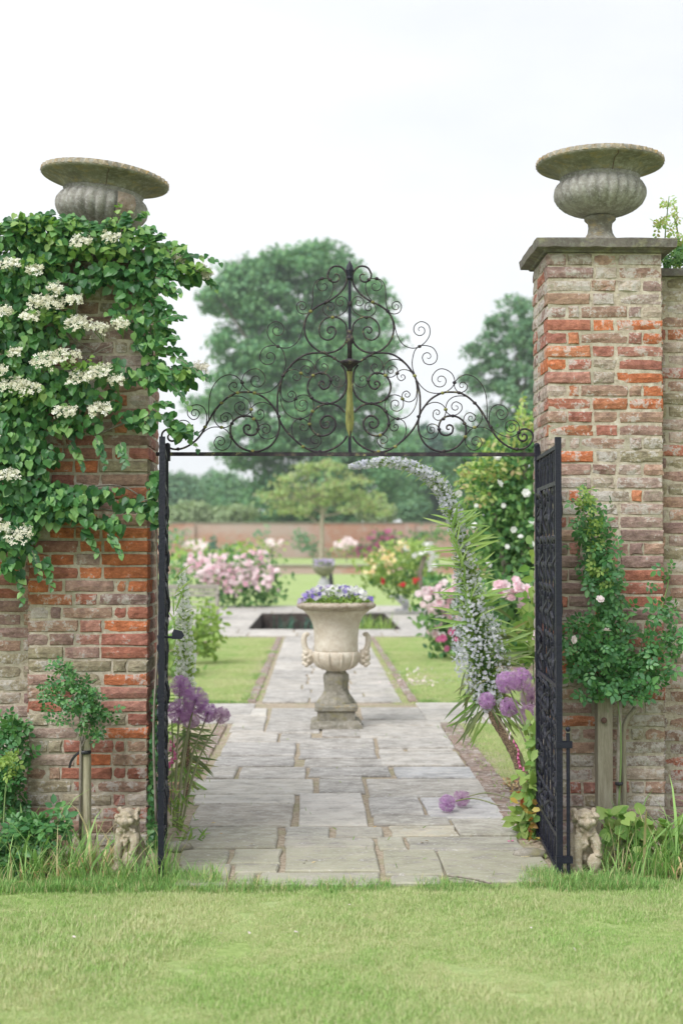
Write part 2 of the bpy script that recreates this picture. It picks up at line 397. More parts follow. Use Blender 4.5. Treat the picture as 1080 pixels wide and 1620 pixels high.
    m = NM('pale_statue'); m.col(m.ramp(m.noise(9, 5), [(.3, (.28, .28, .29)), (.7, (.46, .46, .47))])).rough(.8); MAT['pale'] = m.m
    # foliage
    MAT['vine'] = leafmat('vine_leaf', [(.025, .095, .035), (.065, .19, .055), (.10, .26, .075), (.03, .11, .04), (.05, .15, .05), (.17, .35, .11), (.24, .41, .13)], .28, .38, True)
    MAT['vineold'] = leafmat('vine_leaf_young', [(.13, .27, .06), (.22, .38, .09), (.30, .44, .14)], .35, .45, True)
    MAT['rose'] = leafmat('rose_leaf', [(.04, .14, .045), (.09, .24, .07), (.15, .33, .11), (.06, .19, .065), (.12, .27, .13)], .28, .36)
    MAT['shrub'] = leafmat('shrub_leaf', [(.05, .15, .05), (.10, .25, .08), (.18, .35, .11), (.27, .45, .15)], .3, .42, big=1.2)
    MAT['shruby'] = leafmat('yellow_shoot_leaf', [(.24, .40, .10), (.38, .52, .16), (.46, .52, .20), (.46, .34, .20)], .35, .45)
    MAT['light'] = leafmat('light_leaf', [(.18, .30, .06), (.28, .42, .10), (.36, .48, .14), (.14, .26, .06)], .35, .5)
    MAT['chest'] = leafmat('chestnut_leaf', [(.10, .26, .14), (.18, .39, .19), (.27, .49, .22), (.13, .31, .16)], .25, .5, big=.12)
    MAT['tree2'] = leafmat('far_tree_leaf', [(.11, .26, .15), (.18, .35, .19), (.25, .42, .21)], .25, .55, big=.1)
    MAT['conif'] = leafmat('conifer_leaf', [(.04, .11, .08), (.07, .16, .11), (.10, .20, .13)], .15, .6)
    MAT['young'] = leafmat('young_tree_leaf', [(.28, .42, .15), (.40, .54, .21), (.48, .56, .26), (.44, .38, .22)], .35, .5)
    MAT['sage'] = leafmat('sage_bush_leaf', [(.27, .37, .20), (.36, .46, .26), (.42, .50, .30)], .3, .6)
    MAT['ech'] = leafmat('echium_leaf', [(.20, .36, .09), (.32, .50, .15), (.42, .56, .20), (.26, .40, .16)], .35, .4, True)
    MAT['echo'] = leafmat('echium_old_leaf', [(.10, .17, .06), (.20, .25, .12), (.30, .30, .12)], .3, .5, True)
    MAT['bed'] = leafmat('bed_leaf', [(.13, .28, .06), (.25, .40, .10), (.35, .45, .15), (.10, .22, .06)], .35, .45)
    MAT['bedred'] = leafmat('turning_leaf', [(.42, .10, .06), (.48, .30, .07), (.55, .48, .13), (.30, .10, .05)], .3, .5)
    MAT['cream'] = petal('cream_floret', [(.62, .60, .42), (.80, .78, .64), (.88, .87, .80)])
    MAT['palecream'] = petal('faded_floret', [(.62, .58, .48), (.76, .72, .64)])
    MAT['white'] = petal('white_petal', [(.78, .78, .74), (.88, .88, .86)])
    MAT['pink'] = petal('pink_petal', [(.78, .46, .54), (.84, .62, .67), (.86, .76, .78), (.74, .40, .50)])
    MAT['palepink'] = petal('pale_pink_petal', [(.84, .66, .68), (.86, .78, .78)])
    MAT['hotpink'] = petal('hot_pink_petal', [(.62, .12, .30), (.74, .28, .45)])
    MAT['red'] = petal('red_petal', [(.50, .02, .03), (.62, .05, .06)])
    MAT['yellow'] = petal('yellow_petal', [(.80, .66, .28), (.86, .80, .52), (.82, .52, .20)])
    MAT['violet'] = petal('violet_petal', [(.13, .08, .42), (.25, .18, .58), (.38, .30, .66)])
    MAT['lilac'] = petal('lilac_petal', [(.50, .42, .62), (.62, .54, .72)])
    MAT['echfl'] = petal('echium_floret', [(.72, .72, .85), (.82, .83, .90), (.90, .90, .92)], .5)
    MAT['whfl'] = petal('white_echium_floret', [(.82, .84, .84), (.90, .90, .88)], .5)
    MAT['allium'] = petal('allium_floret', [(.46, .22, .50), (.60, .36, .62), (.72, .52, .74)], .45)
    MAT['alliumold'] = petal('old_allium_floret', [(.54, .34, .52), (.66, .48, .62)], .45)
    m = NM('allium_stem'); m.col(m.ramp(m.noise(6, 3), [(.35, (.20, .27, .10)), (.65, (.36, .33, .22))])).rough(.6); MAT['stem'] = m.m
    m = NM('green_stem'); m.col((.16, .24, .08)).rough(.6); MAT['gstem'] = m.m
build_mats()

# ------------------------------------------------------------------ ground, lawns, beds, paving
def sheet(name, x0, x1, y0, y1, z, mat, nx=1, ny=1, parent=None, kind='structure', relief=0, edge=None):
    xs = np.linspace(x0, x1, nx + 1); ys = np.linspace(y0, y1, ny + 1); V = []
    for j, y in enumerate(ys):
        for i, x in enumerate(xs):
            e = 0
            if edge and (i in (0, nx)): e = edge * mnoise.noise((x * 3, y * 2.3, 5))
            V.append((x + e, y, z + (relief * mnoise.noise((x * .9, y * .9, 3)) if relief else 0)))
    Fc = [(j * (nx + 1) + i, j * (nx + 1) + i + 1, (j + 1) * (nx + 1) + i + 1, (j + 1) * (nx + 1) + i) for j in range(ny) for i in range(nx)]
    b = MB(); b.add(V, Fc); o = b.build(name, mat, parent, True)
    if kind: o['kind'] = kind
    return o
b = MB(); gx, gy = [-600, -1.52, 1.9, 600], [-60, 30.66, 38.94, 1200]
for i in range(3):
    for j in range(3):
        if (i, j) != (1, 1): b.add([(gx[i], gy[j], -.06), (gx[i+1], gy[j], -.06), (gx[i+1], gy[j+1], -.06), (gx[i], gy[j+1], -.06)], [(0, 1, 2, 3)])
o = b.build('ground', MAT['lawn']); o['kind'] = 'structure'
sheet('front_lawn', -9, 9, -6, 7.38, 0, MAT['lawn'], 60, 50, relief=.012)
sheet('garden_lawn', -14, 14, 16.05, 28.3, 0, MAT['lawn'], 60, 40, relief=.01)
sheet('side_lawn', 1.45, 7, 8.9, 14.1, 0, MAT['lawn'], 20, 20)
sheet('side_lawn', -7, -1.25, 10.9, 14.1, 0, MAT['lawn'], 20, 20)
sheet('rear_lawn', -40, 40, 43.8, 103, 0, MAT['lawn'], 10, 10)
sheet('pond_lawn', -40, -7.5, 28.3, 43.8, 0, MAT['lawn'])
sheet('pond_lawn', 7.5, 40, 28.3, 43.8, 0, MAT['lawn'])

def slab(parent, x0, x1, y0, y1, color, zt=.030, jit=.008, name='paving_slab', n=3):
    cx, cy = (x0 + x1) / 2, (y0 + y1) / 2; hx, hy = (x1 - x0) / 2, (y1 - y0) / 2
    out = []
    for k in range(n): out.append((-hx + 2 * hx * k / n, -hy))
    out.append((hx, -hy)); out.append((hx, 0)); 
    for k in range(n): out.append((hx - 2 * hx * k / n, hy))
    out.append((-hx, hy)); out.append((-hx, 0))
    out = [(x + random.uniform(-jit, jit), y + random.uniform(-jit, jit)) for x, y in out]
    m = len(out); z = zt + random.uniform(-.004, .004); tx, ty = random.uniform(-.004, .004), random.uniform(-.003, .003)
    k1 = max(0, 1 - .009 / hx); k2 = max(0, 1 - .009 / hy)
    zz = lambda x, y: z + tx * x + ty * y
    V = [(x * k1, y * k2, zz(x, y)) for x, y in out] + [(x, y, zz(x, y) - .008) for x, y in out] + [(x, y, 0) for x, y in out]
    Fc = [tuple(range(m))]
    for a in (0, m): Fc += [(a + m + k, a + m + (k + 1) % m, a + (k + 1) % m, a + k) for k in range(m)]
    b = MB(); b.add(V, Fc); me = b.mesh(name, MAT['slab'])
    return inst(name, me, parent, Matrix.Translation((cx, cy, 0)), (*color, 1))

path = sheet('garden_path', -1.32, 1.62, 7.34, 28.4, .012, MAT['sand'], 8, 60, edge=.03)
cross = sheet('cross_path', -7.6, 7.6, 14.12, 16.02, .008, MAT['sand'])
PG = [(.41, .39, .36), (.375, .36, .34), (.45, .43, .40), (.40, .385, .33), (.35, .34, .33), (.42, .39, .35)]
def tint(a, b):
    g_ = random.uniform(a, b); return tuple(q * g_ for q in random.choice(PG[:3]))
SL = [  # photograph pixels: x left, x right, y top, y bottom, colour index or colour
 (296, 496, 1232, 1256, (.50,.48,.44)), (505, 576, 1232, 1254, 1), (306, 467, 1256.5, 1271, (.53,.51,.47)), (304, 462, 1272, 1307, 5),
 (290, 439, 1308, 1341, 3), (284, 362, 1343, 1365, 3), (366, 445, 1343, 1365, 3), (276, 361, 1367, 1408, 3), (370, 441, 1367, 1380, 3), (370, 402, 1381, 1410, 3),
 (473, 578, 1255.5, 1306, (.50,.48,.455)), (451, 522, 1308, 1324, 4), (529, 606, 1308, 1324, 0), (450, 593, 1326, 1340, 0), (451, 597, 1342, 1378, 3), (411, 603, 1380, 1410, 0),
 (581, 768, 1232, 1260, 0), (584, 668, 1261, 1289, 4), (671, 812, 1262, 1294, (.45,.45,.47)), (590, 711, 1290, 1304, 1), (719, 814, 1296, 1321, 0),
 (617, 723, 1306, 1322, (.48,.445,.37)), (597, 641, 1324, 1343, 3), (645, 824, 1324, 1344, 1), (607, 698, 1345.5, 1384, 3), (702, 868, 1346, 1395, 3), (617, 700, 1386, 1408, 2), (704, 860, 1397, 1410, 3),
 (372, 423, 1121, 1132, (.52,.50,.46)), (366, 420, 1133, 1157, 0), (425, 505, 1120, 1158, 1), (361, 439, 1159, 1174, 0), (443, 494, 1160, 1174, 1), (352, 468, 1175, 1195, 4), (340, 466, 1196, 1211, 4),
 (378, 483, 1213, 1231, 1), (330, 374, 1213, 1231, 0), (473, 592, 1167, 1183, 1), (473, 594, 1184.5, 1199, 4), (480, 612, 1200.5, 1212, 1), (488, 618, 1213, 1227, 4), (505, 572, 1228, 1231, 1),
 (508, 566, 1120, 1164, 1), (572, 668, 1119, 1138, 1), (568, 705, 1149, 1166, 2), (597, 715, 1167.5, 1183, 1), (599, 638, 1184.5, 1189, 2), (645, 718, 1184.5, 1189, 0), (601, 730, 1190, 1211, 2), (625, 750, 1213, 1230, (.46,.47,.49)), (572, 700, 1139.5, 1148, 0)]
for (xl, xr, yt, yb, c) in SL:
    ym = (yt + yb) / 2; zt = .03
    a = gnd(xl, ym, zt); b_ = gnd(xr, ym, zt); y1 = gnd(xl, yt, zt).y; y0 = gnd(xl, yb, zt).y
    c = PG[c] if isinstance(c, int) else c
    g_ = random.uniform(.84, 1.0); c = tuple(q * g_ for q in c)
    y0 = max(y0, 7.335)
    if y1 - y0 > .04: slab(path, a.x + .004, b_.x - .004, y0 + .004, y1 - .004, c)
# far length of the path
y = 16.06
while y < 28.1:
    h = random.uniform(.42, .75); xs = [-.62]
    while xs[-1] < .75: xs.append(xs[-1] + random.uniform(.4, .8))
    xs[-1] = .98
    if len(xs) > 2 and xs[-1] - xs[-2] < .25: xs.pop(-2)
    for a, b_ in zip(xs[:-1], xs[1:]): slab(path, a + .012, b_ - .012, y + .014, min(y + h, 28.2) - .014, tint(.88, 1.08))
    y += h
for side in (-1, 1):                     # cross path beyond the ends of the main one
    y = 14.15
    for h in (.62, .58, .62):
        x = .0
        while x < 6.2:
            wd = random.uniform(.6, 1.0)
            x0 = (-.66 - x - wd) if side < 0 else (1.10 + x)
            if side < 0 and x == 0: x0 -= .0
            slab(cross, x0 + .012, x0 + wd - .012, y + .012, y + h - .012, tint(.9, 1.1))
            x += wd
        y += h
# brick edging of the path
EDC = [(.36, .29, .25), (.38, .32, .28), (.33, .28, .25), (.38, .345, .31)]
edge_me = []
for k in range(6):
    b = MB(); v = []
    for (sx, sy, sz) in ((-1,-1,0),(1,-1,0),(1,1,0),(-1,1,0)): v.append((sx * .048, sy * .108, 0))
    for (ix, z) in ((0, .028), (.006, .034)):
        for (sx, sy) in ((-1,-1),(1,-1),(1,1),(-1,1)): v.append((sx * (.048 - ix) + random.uniform(-.003, .003), sy * (.108 - ix) + random.uniform(-.004, .004), z + random.uniform(-.002, .002)))
    b.add(v, [(0,1,5,4),(1,2,6,5),(2,3,7,6),(3,0,4,7),(4,5,9,8),(5,6,10,9),(6,7,11,10),(7,4,8,11),(8,9,10,11)])
    edge_me.append(b.mesh('edging_brick', MAT['brick']))
def edging(xa, ya, xb, yb):
    n = int(math.hypot(xb - xa, yb - ya) / .232)
    for i in range(n):
        t = (i + .5) / n
        inst('edging_brick', random.choice(edge_me), path, Matrix.Translation((xa + (xb - xa) * t + random.uniform(-.006, .006), ya + (yb - ya) * t, 0)) @ Matrix.Rotation(random.uniform(-.04, .04), 4, 'Z'), (*random.choice(EDC), .55))
edging(1.33, 9.1, 1.36, 14.1); edging(-.94, 10.0, -.92, 14.1); edging(-.73, 16.1, -.72, 28.1); edging(1.10, 16.1, 1.10, 28.1)
edging(1.245, 9.1, 1.265, 14.1)

# beds
def bed(name, x0, x1, y0, y1, z=.03):
    sheet(name, x0, x1, y0, y1, z, MAT['soil'], 14, 24, relief=.05, edge=.12)
bed('flower_bed', -2.1, -.97, 8.8, 12.9, .02); bed('flower_bed', 1.42, 2.6, 8.75, 10.7, .03)
bed('wall_border', -7, -.9, 7.72, 8.78, .0); bed('wall_border', 1.34, 7, 7.72, 8.78, .0)
bed('flower_bed', -4.5, -1.95, 16.4, 27.6, .03); bed('flower_bed', 2.5, 6.5, 16.4, 27.6, .03)

# ------------------------------------------------------------------ grass (stuff)
def gn_scatter(name, pts, rots, scl, clumps, kind='stuff'):
    me = bpy.data.meshes.new(name); me.vertices.add(len(pts)); me.vertices.foreach_set('co', np.asarray(pts, np.float32).ravel())
    a = me.attributes.new('rz', 'FLOAT', 'POINT'); a.data.foreach_set('value', np.asarray(rots, np.float32))
    a = me.attributes.new('sc', 'FLOAT', 'POINT'); a.data.foreach_set('value', np.asarray(scl, np.float32))
    o = place(bpy.data.objects.new(name, me)); o['kind'] = kind
    gc = bpy.data.collections.new(name + '_clumps')
    for c in clumps: gc.objects.link(c)
    g = bpy.data.node_groups.new(name, 'GeometryNodeTree')
    g.interface.new_socket('Geometry', in_out='INPUT', socket_type='NodeSocketGeometry'); g.interface.new_socket('Geometry', in_out='OUTPUT', socket_type='NodeSocketGeometry')
    N, L = g.nodes, g.links
    gi, go = N.new('NodeGroupInput'), N.new('NodeGroupOutput')
    mtp = N.new('GeometryNodeMeshToPoints'); ip = N.new('GeometryNodeInstanceOnPoints'); ci = N.new('GeometryNodeCollectionInfo')
    ci.inputs['Collection'].default_value = gc; ci.inputs['Separate Children'].default_value = True; ci.inputs['Reset Children'].default_value = True
    ip.inputs['Pick Instance'].default_value = True
    ra = N.new('GeometryNodeInputNamedAttribute'); ra.data_type = 'FLOAT'; ra.inputs['Name'].default_value = 'rz'
    sa = N.new('GeometryNodeInputNamedAttribute'); sa.data_type = 'FLOAT'; sa.inputs['Name'].default_value = 'sc'
    cx = N.new('ShaderNodeCombineXYZ'); cs = N.new('ShaderNodeCombineXYZ')
    L.new(gi.outputs[0], mtp.inputs[0]); L.new(mtp.outputs[0], ip.inputs['Points']); L.new(ci.outputs[0], ip.inputs['Instance'])
    L.new(ra.outputs[0], cx.inputs[2])
    for k in range(3): L.new(sa.outputs[0], cs.inputs[k])
    er = N.new('FunctionNodeEulerToRotation'); L.new(cx.outputs[0], er.inputs[0]); L.new(er.outputs[0], ip.inputs['Rotation']); L.new(cs.outputs[0], ip.inputs['Scale'])
    L.new(ip.outputs[0], go.inputs[0])
    md = o.modifiers.new('scatter', 'NODES'); md.node_group = g
    return o
BLADE = ([(-.5,0,0),(.5,0,0),(-.38,.5,.05),(.38,.5,.05),(0,1,.28)], [(0,1,3,2),(2,3,4)])
def blade_clump(name, n, rad, h0, h1, wd, lean, mat, edge=False):
    r = rad * np.sqrt(rng.random(n)); t = rng.random(n) * 6.283
    P = np.stack([r * np.cos(t), r * np.sin(t), np.full(n, -.004)], 1)
    a = rng.random(n) * 6.283; ln = rng.random(n) ** 1.3 * lean
    T = np.stack([np.cos(a) * ln, np.sin(a) * ln, np.ones(n)], 1)
    N_ = np.stack([np.cos(a), np.sin(a), -ln], 1)
    H = h0 + (h1 - h0) * rng.random(n)
    S = np.stack([np.full(n, wd) * (.7 + .6 * rng.random(n)), H, H], 1)
    V, fl, lt = scat(BLADE, P, N_, T, S)
    return bpy.data.objects.new(name, fastmesh(name, V, fl, lt, mat))
lawn_cl = [blade_clump('lawn_clump', 1500, .17, .014, .036, .0030, 1.5, MAT['grass']) for _ in range(4)]
pts = []
for x in np.arange(-3.4, 3.7, .13):
    for yy in np.arange(4.3, 7.44, .13):
        pts.append((x + random.uniform(-.07, .07), yy + random.uniform(-.07, .07), .012 * mnoise.noise((x * .9, yy * .9, 3))))
gn_scatter('lawn_grass', pts, rng.random(len(pts)) * 6.28, [max(.5, .75 + 1.1 * mnoise.noise((p[0] * 1.6, p[1] * 1.6, 9)) + random.uniform(-.15, .2)) for p in pts], lawn_cl)
pts = []
for (x0, x1, y0, y1) in ((-3.2, -.77, 16.1, 28.0), (1.15, 3.4, 16.1, 28.0), (1.5, 3.2, 10.5, 14.0), (-2.4, -1.3, 12.6, 14.0)):
    for x in np.arange(x0, x1, .19):
        for yy in np.arange(y0, y1, .19): pts.append((x + random.uniform(-.1, .1), yy + random.uniform(-.1, .1), 0))
gn_scatter('inner_lawn_grass', pts, rng.random(len(pts)) * 6.28, 1.1 + .5 * rng.random(len(pts)), lawn_cl[:2])
# rougher fringe where the lawn meets the paving
fr_cl = [blade_clump('fringe_clump', 220, .09, .03, .085, .004, .9, MAT['long']) for _ in range(4)]
pts = []
for x in np.arange(-1.6, 1.75, .045):
    e = abs(x - .2) / 1.1
    for k in range((1 if random.random() < .75 else 0) + int(max(0, e - .55) * 5)):
        pts.append((x + random.uniform(-.04, .04), 7.33 + random.uniform(-.05, .05) + (.10 * max(0, e - .8) * random.random()), .0))
for k in range(90):
    pts.append((1.45 + random.random() * .15 - random.random() * .35, 7.35 + random.random() * .25, 0)); pts.append((-.55 - random.random() * .8, 7.35 + random.random() * .25, 0))
for k in range(60): pts.append((random.choice([-.76, 1.15]) + random.uniform(-.03, .03), 16.05 + random.random() * 8, 0)); pts.append((random.uniform(-2, -.8), 16.1, 0)); pts.append((random.uniform(1.2, 3), 16.1, 0))
gn_scatter('lawn_edge_grass', pts, rng.random(len(pts)) * 6.28, .35 + .75 * rng.random(len(pts)), fr_cl)

# ------------------------------------------------------------------ bricks
CH = .0765
def brick_mesh(wd, h, d, name='brick'):
    nx, nz = 3, 2; vs = []; j = lambda a: random.uniform(-a, a)
    xs = [-wd / 2 + .006 + (wd - .012) * i / nx for i in range(nx + 1)]; zs = [.006 + (h - .012) * i / nz for i in range(nz + 1)]
    for iz in range(nz + 1):
        for ix in range(nx + 1):
            ed = ix in (0, nx) or iz in (0, nz); cr_ = (ix in (0, nx)) and (iz in (0, nz))
            vs.append((xs[ix] + j(.0045), (.005 * random.random() if ed else -.002) + (.005 * random.random() if cr_ else 0) + j(.0022), zs[iz] + j(.0022)))
    ring = [i for i in range(nx + 1)] + [nx + (nx + 1) * k for k in range(1, nz + 1)] + [nz * (nx + 1) + i for i in range(nx - 1, -1, -1)] + [(nx + 1) * k for k in range(nz - 1, 0, -1)]
    fs = [(iz * (nx + 1) + ix, iz * (nx + 1) + ix + 1, (iz + 1) * (nx + 1) + ix + 1, (iz + 1) * (nx + 1) + ix) for iz in range(nz) for ix in range(nx)]
    b0 = len(vs)
    for q in ring:
        x, y, z = vs[q]; cx, cz = 0, h / 2
        sx = (x - cx) / (wd / 2 - .006); sz = (z - cz) / (h / 2 - .006)
        vs.append((cx + sx * (wd / 2) + j(.001), .012, cz + sz * (h / 2) + j(.0015)))
    b1 = len(vs)
    for q in range(b0, b1): vs.append((vs[q][0], d, vs[q][2]))
    m = len(ring)
    fs += [(ring[k], b0 + k, b0 + (k + 1) % m, ring[(k + 1) % m]) for k in range(m)]
    fs += [(b0 + k, b1 + k, b1 + (k + 1) % m, b0 + (k + 1) % m) for k in range(m)]
    b = MB(); b.add(vs, fs); return b.mesh(name, MAT['brick'])
BM = {}
def get_brick(wd, d):
    k = (round(wd, 2), round(d, 2))
    if k not in BM: BM[k] = [brick_mesh(wd, .067, d) for _ in range(6)]
    return random.choice(BM[k])
ORANGE = [(.60, .22, .11), (.56, .20, .10), (.54, .24, .14)]; REDS = [(.46, .20, .145), (.43, .195, .155), (.43, .23, .19)]
BROWN = [(.44, .31, .24), (.43, .30, .24), (.39, .27, .235)]; GREY = [(.47, .385, .34), (.44, .38, .32), (.48, .41, .37), (.42, .37, .31), (.44, .345, .31), (.50, .45, .39)]
GREEN = [(.37, .34, .24), (.39, .36, .27)]; PLUM = [(.35, .25, .235), (.38, .285, .26)]
def bc(weights, al):
    g = random.choices([ORANGE, REDS, BROWN, GREY, GREEN, PLUM], weights)[0]; c = random.choice(g)
    q = random.uniform(.85, 1.15); a = min(1, max(0, random.gauss(al, .22)))
    if g in (GREY, GREEN): a = min(1, a + .2)
    return (c[0] * q, c[1] * q, c[2] * q, a)
def bcol(which, z, u, reveal=False):
    if which == 'R':
        if reveal: return bc((1, 2, 3, 6, 0, 2), .95)
        if z > 3.05: return bc((1, 3, 3, 5, .3, 3), .72)
        if z > 2.36: return bc((4, 4.5, 2, 1.6, 0, .8), .38) if u > .25 or z < 2.8 else bc((2, 4, 2, 2, 0, 1), .5)
        if z > 1.88: return bc((.4, .8, 2, 7, 1, 1), .72)
        if z > 1.02: return bc((3, 4, 4, 1.0, 0, 2.5), .22)
        return bc((.2, .9, 2.5, 6, 1.6, .6), .7)
    if which == 'L':
        if reveal: return bc((1, 2, 4, 2, 2, 2), .35)
        if z > 2.55: return bc((.8, 1, 3, 2, 5, 1), .5)
        if z > 2.1: return bc((4, 3, 2.4, 1, .3, 1), .3)
        if z > 1.45: return bc((9, 3, 1., .8, 0, .4), .12)
        if z > 1.08: return bc((2.5, 3.5, 3.5, 1, .3, 2), .42)
        if z > .36: return bc((.6, 1.6, 2, 3.5, 5, .3), .5) if u < .5 else bc((1.4, 3.5, 2, 2.2, 2.5, .2), .4)
        return bc((2, 2.5, 2, 2, 2, .2), .4)
    if which == 'WL': return bc((2, 3, 4, 1, 0, 1), .25) if z > 1.15 else bc((0, .4, 1, 6, 3, .5), .8)
    return bc((.5, 1.5, 3.5, 4, 2.5, 2), .55) if z > 1.2 else bc((.5, 2, 3, 4, 1, 1), .6)

def lay(parent, which, x, z, wd, d, y, dirn='front', u=.5):
    me = get_brick(wd, d); jy = random.uniform(-.004, .004)
    if dirn == 'front': M = Matrix.Translation((x, y + jy, z)) @ Matrix.Rotation(random.uniform(-.008, .008), 4, 'Y')
    elif dirn == '-x': M = Matrix.Translation((x + jy, y, z)) @ Matrix.Rotation(-math.pi / 2, 4, 'Z')
    else: M = Matrix.Translation((x + jy, y, z)) @ Matrix.Rotation(math.pi / 2, 4, 'Z')
    inst('brick', me, parent, M, bcol(which, z, u, dirn != 'front'))

def pillar(which, label, xa, xb, y0, y1, ztop, rev):
    t = thing('gate_pier', label, 'brick pier', ((xa + xb) / 2, (y0 + y1) / 2, 0), 'brick gate piers')
    b = MB(); b.box(xa + .008, xb - .008, y0 + .008, y1 - .01, -.05, ztop); b.build('mortar_bed', MAT['mortar'], t)
    n = int(ztop / CH); W_ = xb - xa; J = .0095
    for c in range(n):
        z = ztop - (c + 1) * CH + .005
        fixed = [.255, .13, 0] if c % 2 else [.115, .072, 0, .06, .118]
        if not c % 2 and random.random() < .35: fixed = [.115, .14, .135, 0]
        if c % 2 and random.random() < .3: fixed = [.2, .20, 0]
        rest = W_ - sum(fixed) - J * (len(fixed) - 1); fixed = [rest if f == 0 else f for f in fixed]
        if random.random() < .5: fixed = fixed[::-1]
        x = xa
        for i, f in enumerate(fixed):
            corner = i in (0, len(fixed) - 1)
            d = (.115 if f > .16 else .25) if corner else .06
            lay(t, which, x + f / 2, z, f, d, y0, 'front', (x - xa + f / 2) / W_)
            x += f + J
        f0 = fixed[0] if rev == '-x' else fixed[-1]
        ys = y0 + (.115 if f0 > .16 else .25) + J; left = y1 - ys
        segs = [left * .6, left * .4 - J] if f0 > .16 else [left * .42, left * .58 - J]
        for s in segs:
            lay(t, which, (xa if rev == '-x' else xb), z, s, .06, ys + s / 2, rev); ys += s + J
    return t
LPX = (-1.652, -.965); RPX = (1.338, 2.014); PY0, PY1 = 8.2, 8.76
zr = at(950, 400, 8.2).z; zl = at(150, 414, 8.2).z
pl = pillar('L', 'left brick gate pier half covered by the white-flowered climber, orange bricks at mid height', *LPX, PY0, PY1, zl, '+x')
pr = pillar('R', 'right brick gate pier, bare, its flat stone cap carrying an upright urn', *RPX, PY0, PY1, zr, '-x')
def cap(parent, xa, xb, z, th=.078, ov=.066):
    b = MB(); nx = 14
    def ringpts(o, z_, jit):
        r = []
        X0, X1, Y0, Y1 = xa - o, xb + o, PY0 - o, PY1 + o
        for k in range(nx): r.append((X0 + (X1 - X0) * k / nx, Y0))
        for k in range(8): r.append((X1, Y0 + (Y1 - Y0) * k / 8))
        for k in range(nx): r.append((X1 - (X1 - X0) * k / nx, Y1))
        for k in range(8): r.append((X0, Y1 - (Y1 - Y0) * k / 8))
        return [(x + random.uniform(-jit, jit), y + random.uniform(-jit, jit), z_ + random.uniform(-jit, jit)) for x, y in r]
    rings = [ringpts(.012, z + .002, 0), ringpts(.02, z + .014, .002), ringpts(ov, z + .024, .003), ringpts(ov + .004, z + th - .006, .003), ringpts(ov - .006, z + th, .002)]
    m = len(rings[0]); V = sum(rings, [])
    Fc = [(a * m + k, a * m + (k + 1) % m, (a + 1) * m + (k + 1) % m, (a + 1) * m + k) for a in range(4) for k in range(m)] + [tuple(range(m))[::-1], tuple(4 * m + k for k in range(m))]
    b.add(V, Fc); return b.build('cap_stone', MAT['cap'], parent)
cap(pr, *RPX, zr); cap(pl, *LPX, zl, .06)

# garden walls either side (own things), individual bricks near the piers
def side_wall(which, label, xa, xb, near):
    t = thing('garden_wall', label, 'wall', ((xa + xb) / 2, 8.5, 0), None)
    yf = 8.36; zt = at(1066, 438, yf).z
    b = MB(); b.box(min(xa, xb), max(xa, xb), yf + .006, yf + .36, -.05, zt); b.build('mortar_bed', MAT['mortar'], t)
    st = MB(); s = 1 if xb > xa else -1
    n = int(zt / CH)
    for c in range(n):
        z = zt - (c + 1) * CH + .006; x = random.uniform(0, .12) * 0 + (0 if c % 2 else -.06); i = c % 2
        while x < abs(xb - xa) - .3:
            wd = .22 if i % 2 else .11; i += 1
            if x < near:
                cx = xa + s * (x + wd / 2)
                if x >= -.001: lay(t, which, cx, z, wd, .06, yf)
                else: lay(t, which, xa + s * (wd - .06 + .004) / 2, z, max(.05, wd - .07), .06, yf)
            else:
                cx = xa + s * (x + wd / 2); st.box(cx - wd / 2, cx + wd / 2, yf + random.uniform(-.003, .003), yf + .05, z, z + .064)
            x += wd + .012
    o = st.build('outer_brick', MAT['brick'], t); o['kind'] = 'stuff'; o.color = (.34, .17, .11, .4)
    x = 0
    while x < abs(xb - xa) - .5:          # coping
        wd = random.uniform(.4, .6); x0, x1 = sorted((xa + s * (x + .004), xa + s * (x + wd - .004)))
        b = MB(); b.add([(x0, yf - .045, zt), (x1, yf - .045, zt), (x1, yf + .41, zt), (x0, yf + .41, zt), (x0, yf - .04 + random.uniform(-.006, .006), zt + .045), (x1, yf - .04, zt + .045), (x1, yf + .18, zt + .075), (x0, yf + .18, zt + .075), (x1, yf + .41, zt + .045), (x0, yf + .41, zt + .045)],
              [(0,3,2,1),(0,1,5,4),(4,5,6,7),(7,6,8,9),(9,8,2,3),(1,2,8,6,5),(0,4,7,9,3)]); b.build('coping_stone', MAT['cap'], t); x += wd
    return t
side_wall('WL', 'weathered garden wall left of the left pier, mostly under the climber', -1.66, -7.5, .8)
side_wall('WR', 'weathered garden wall right of the right pier behind the climbing rose', 2.02, 7.5, .6)

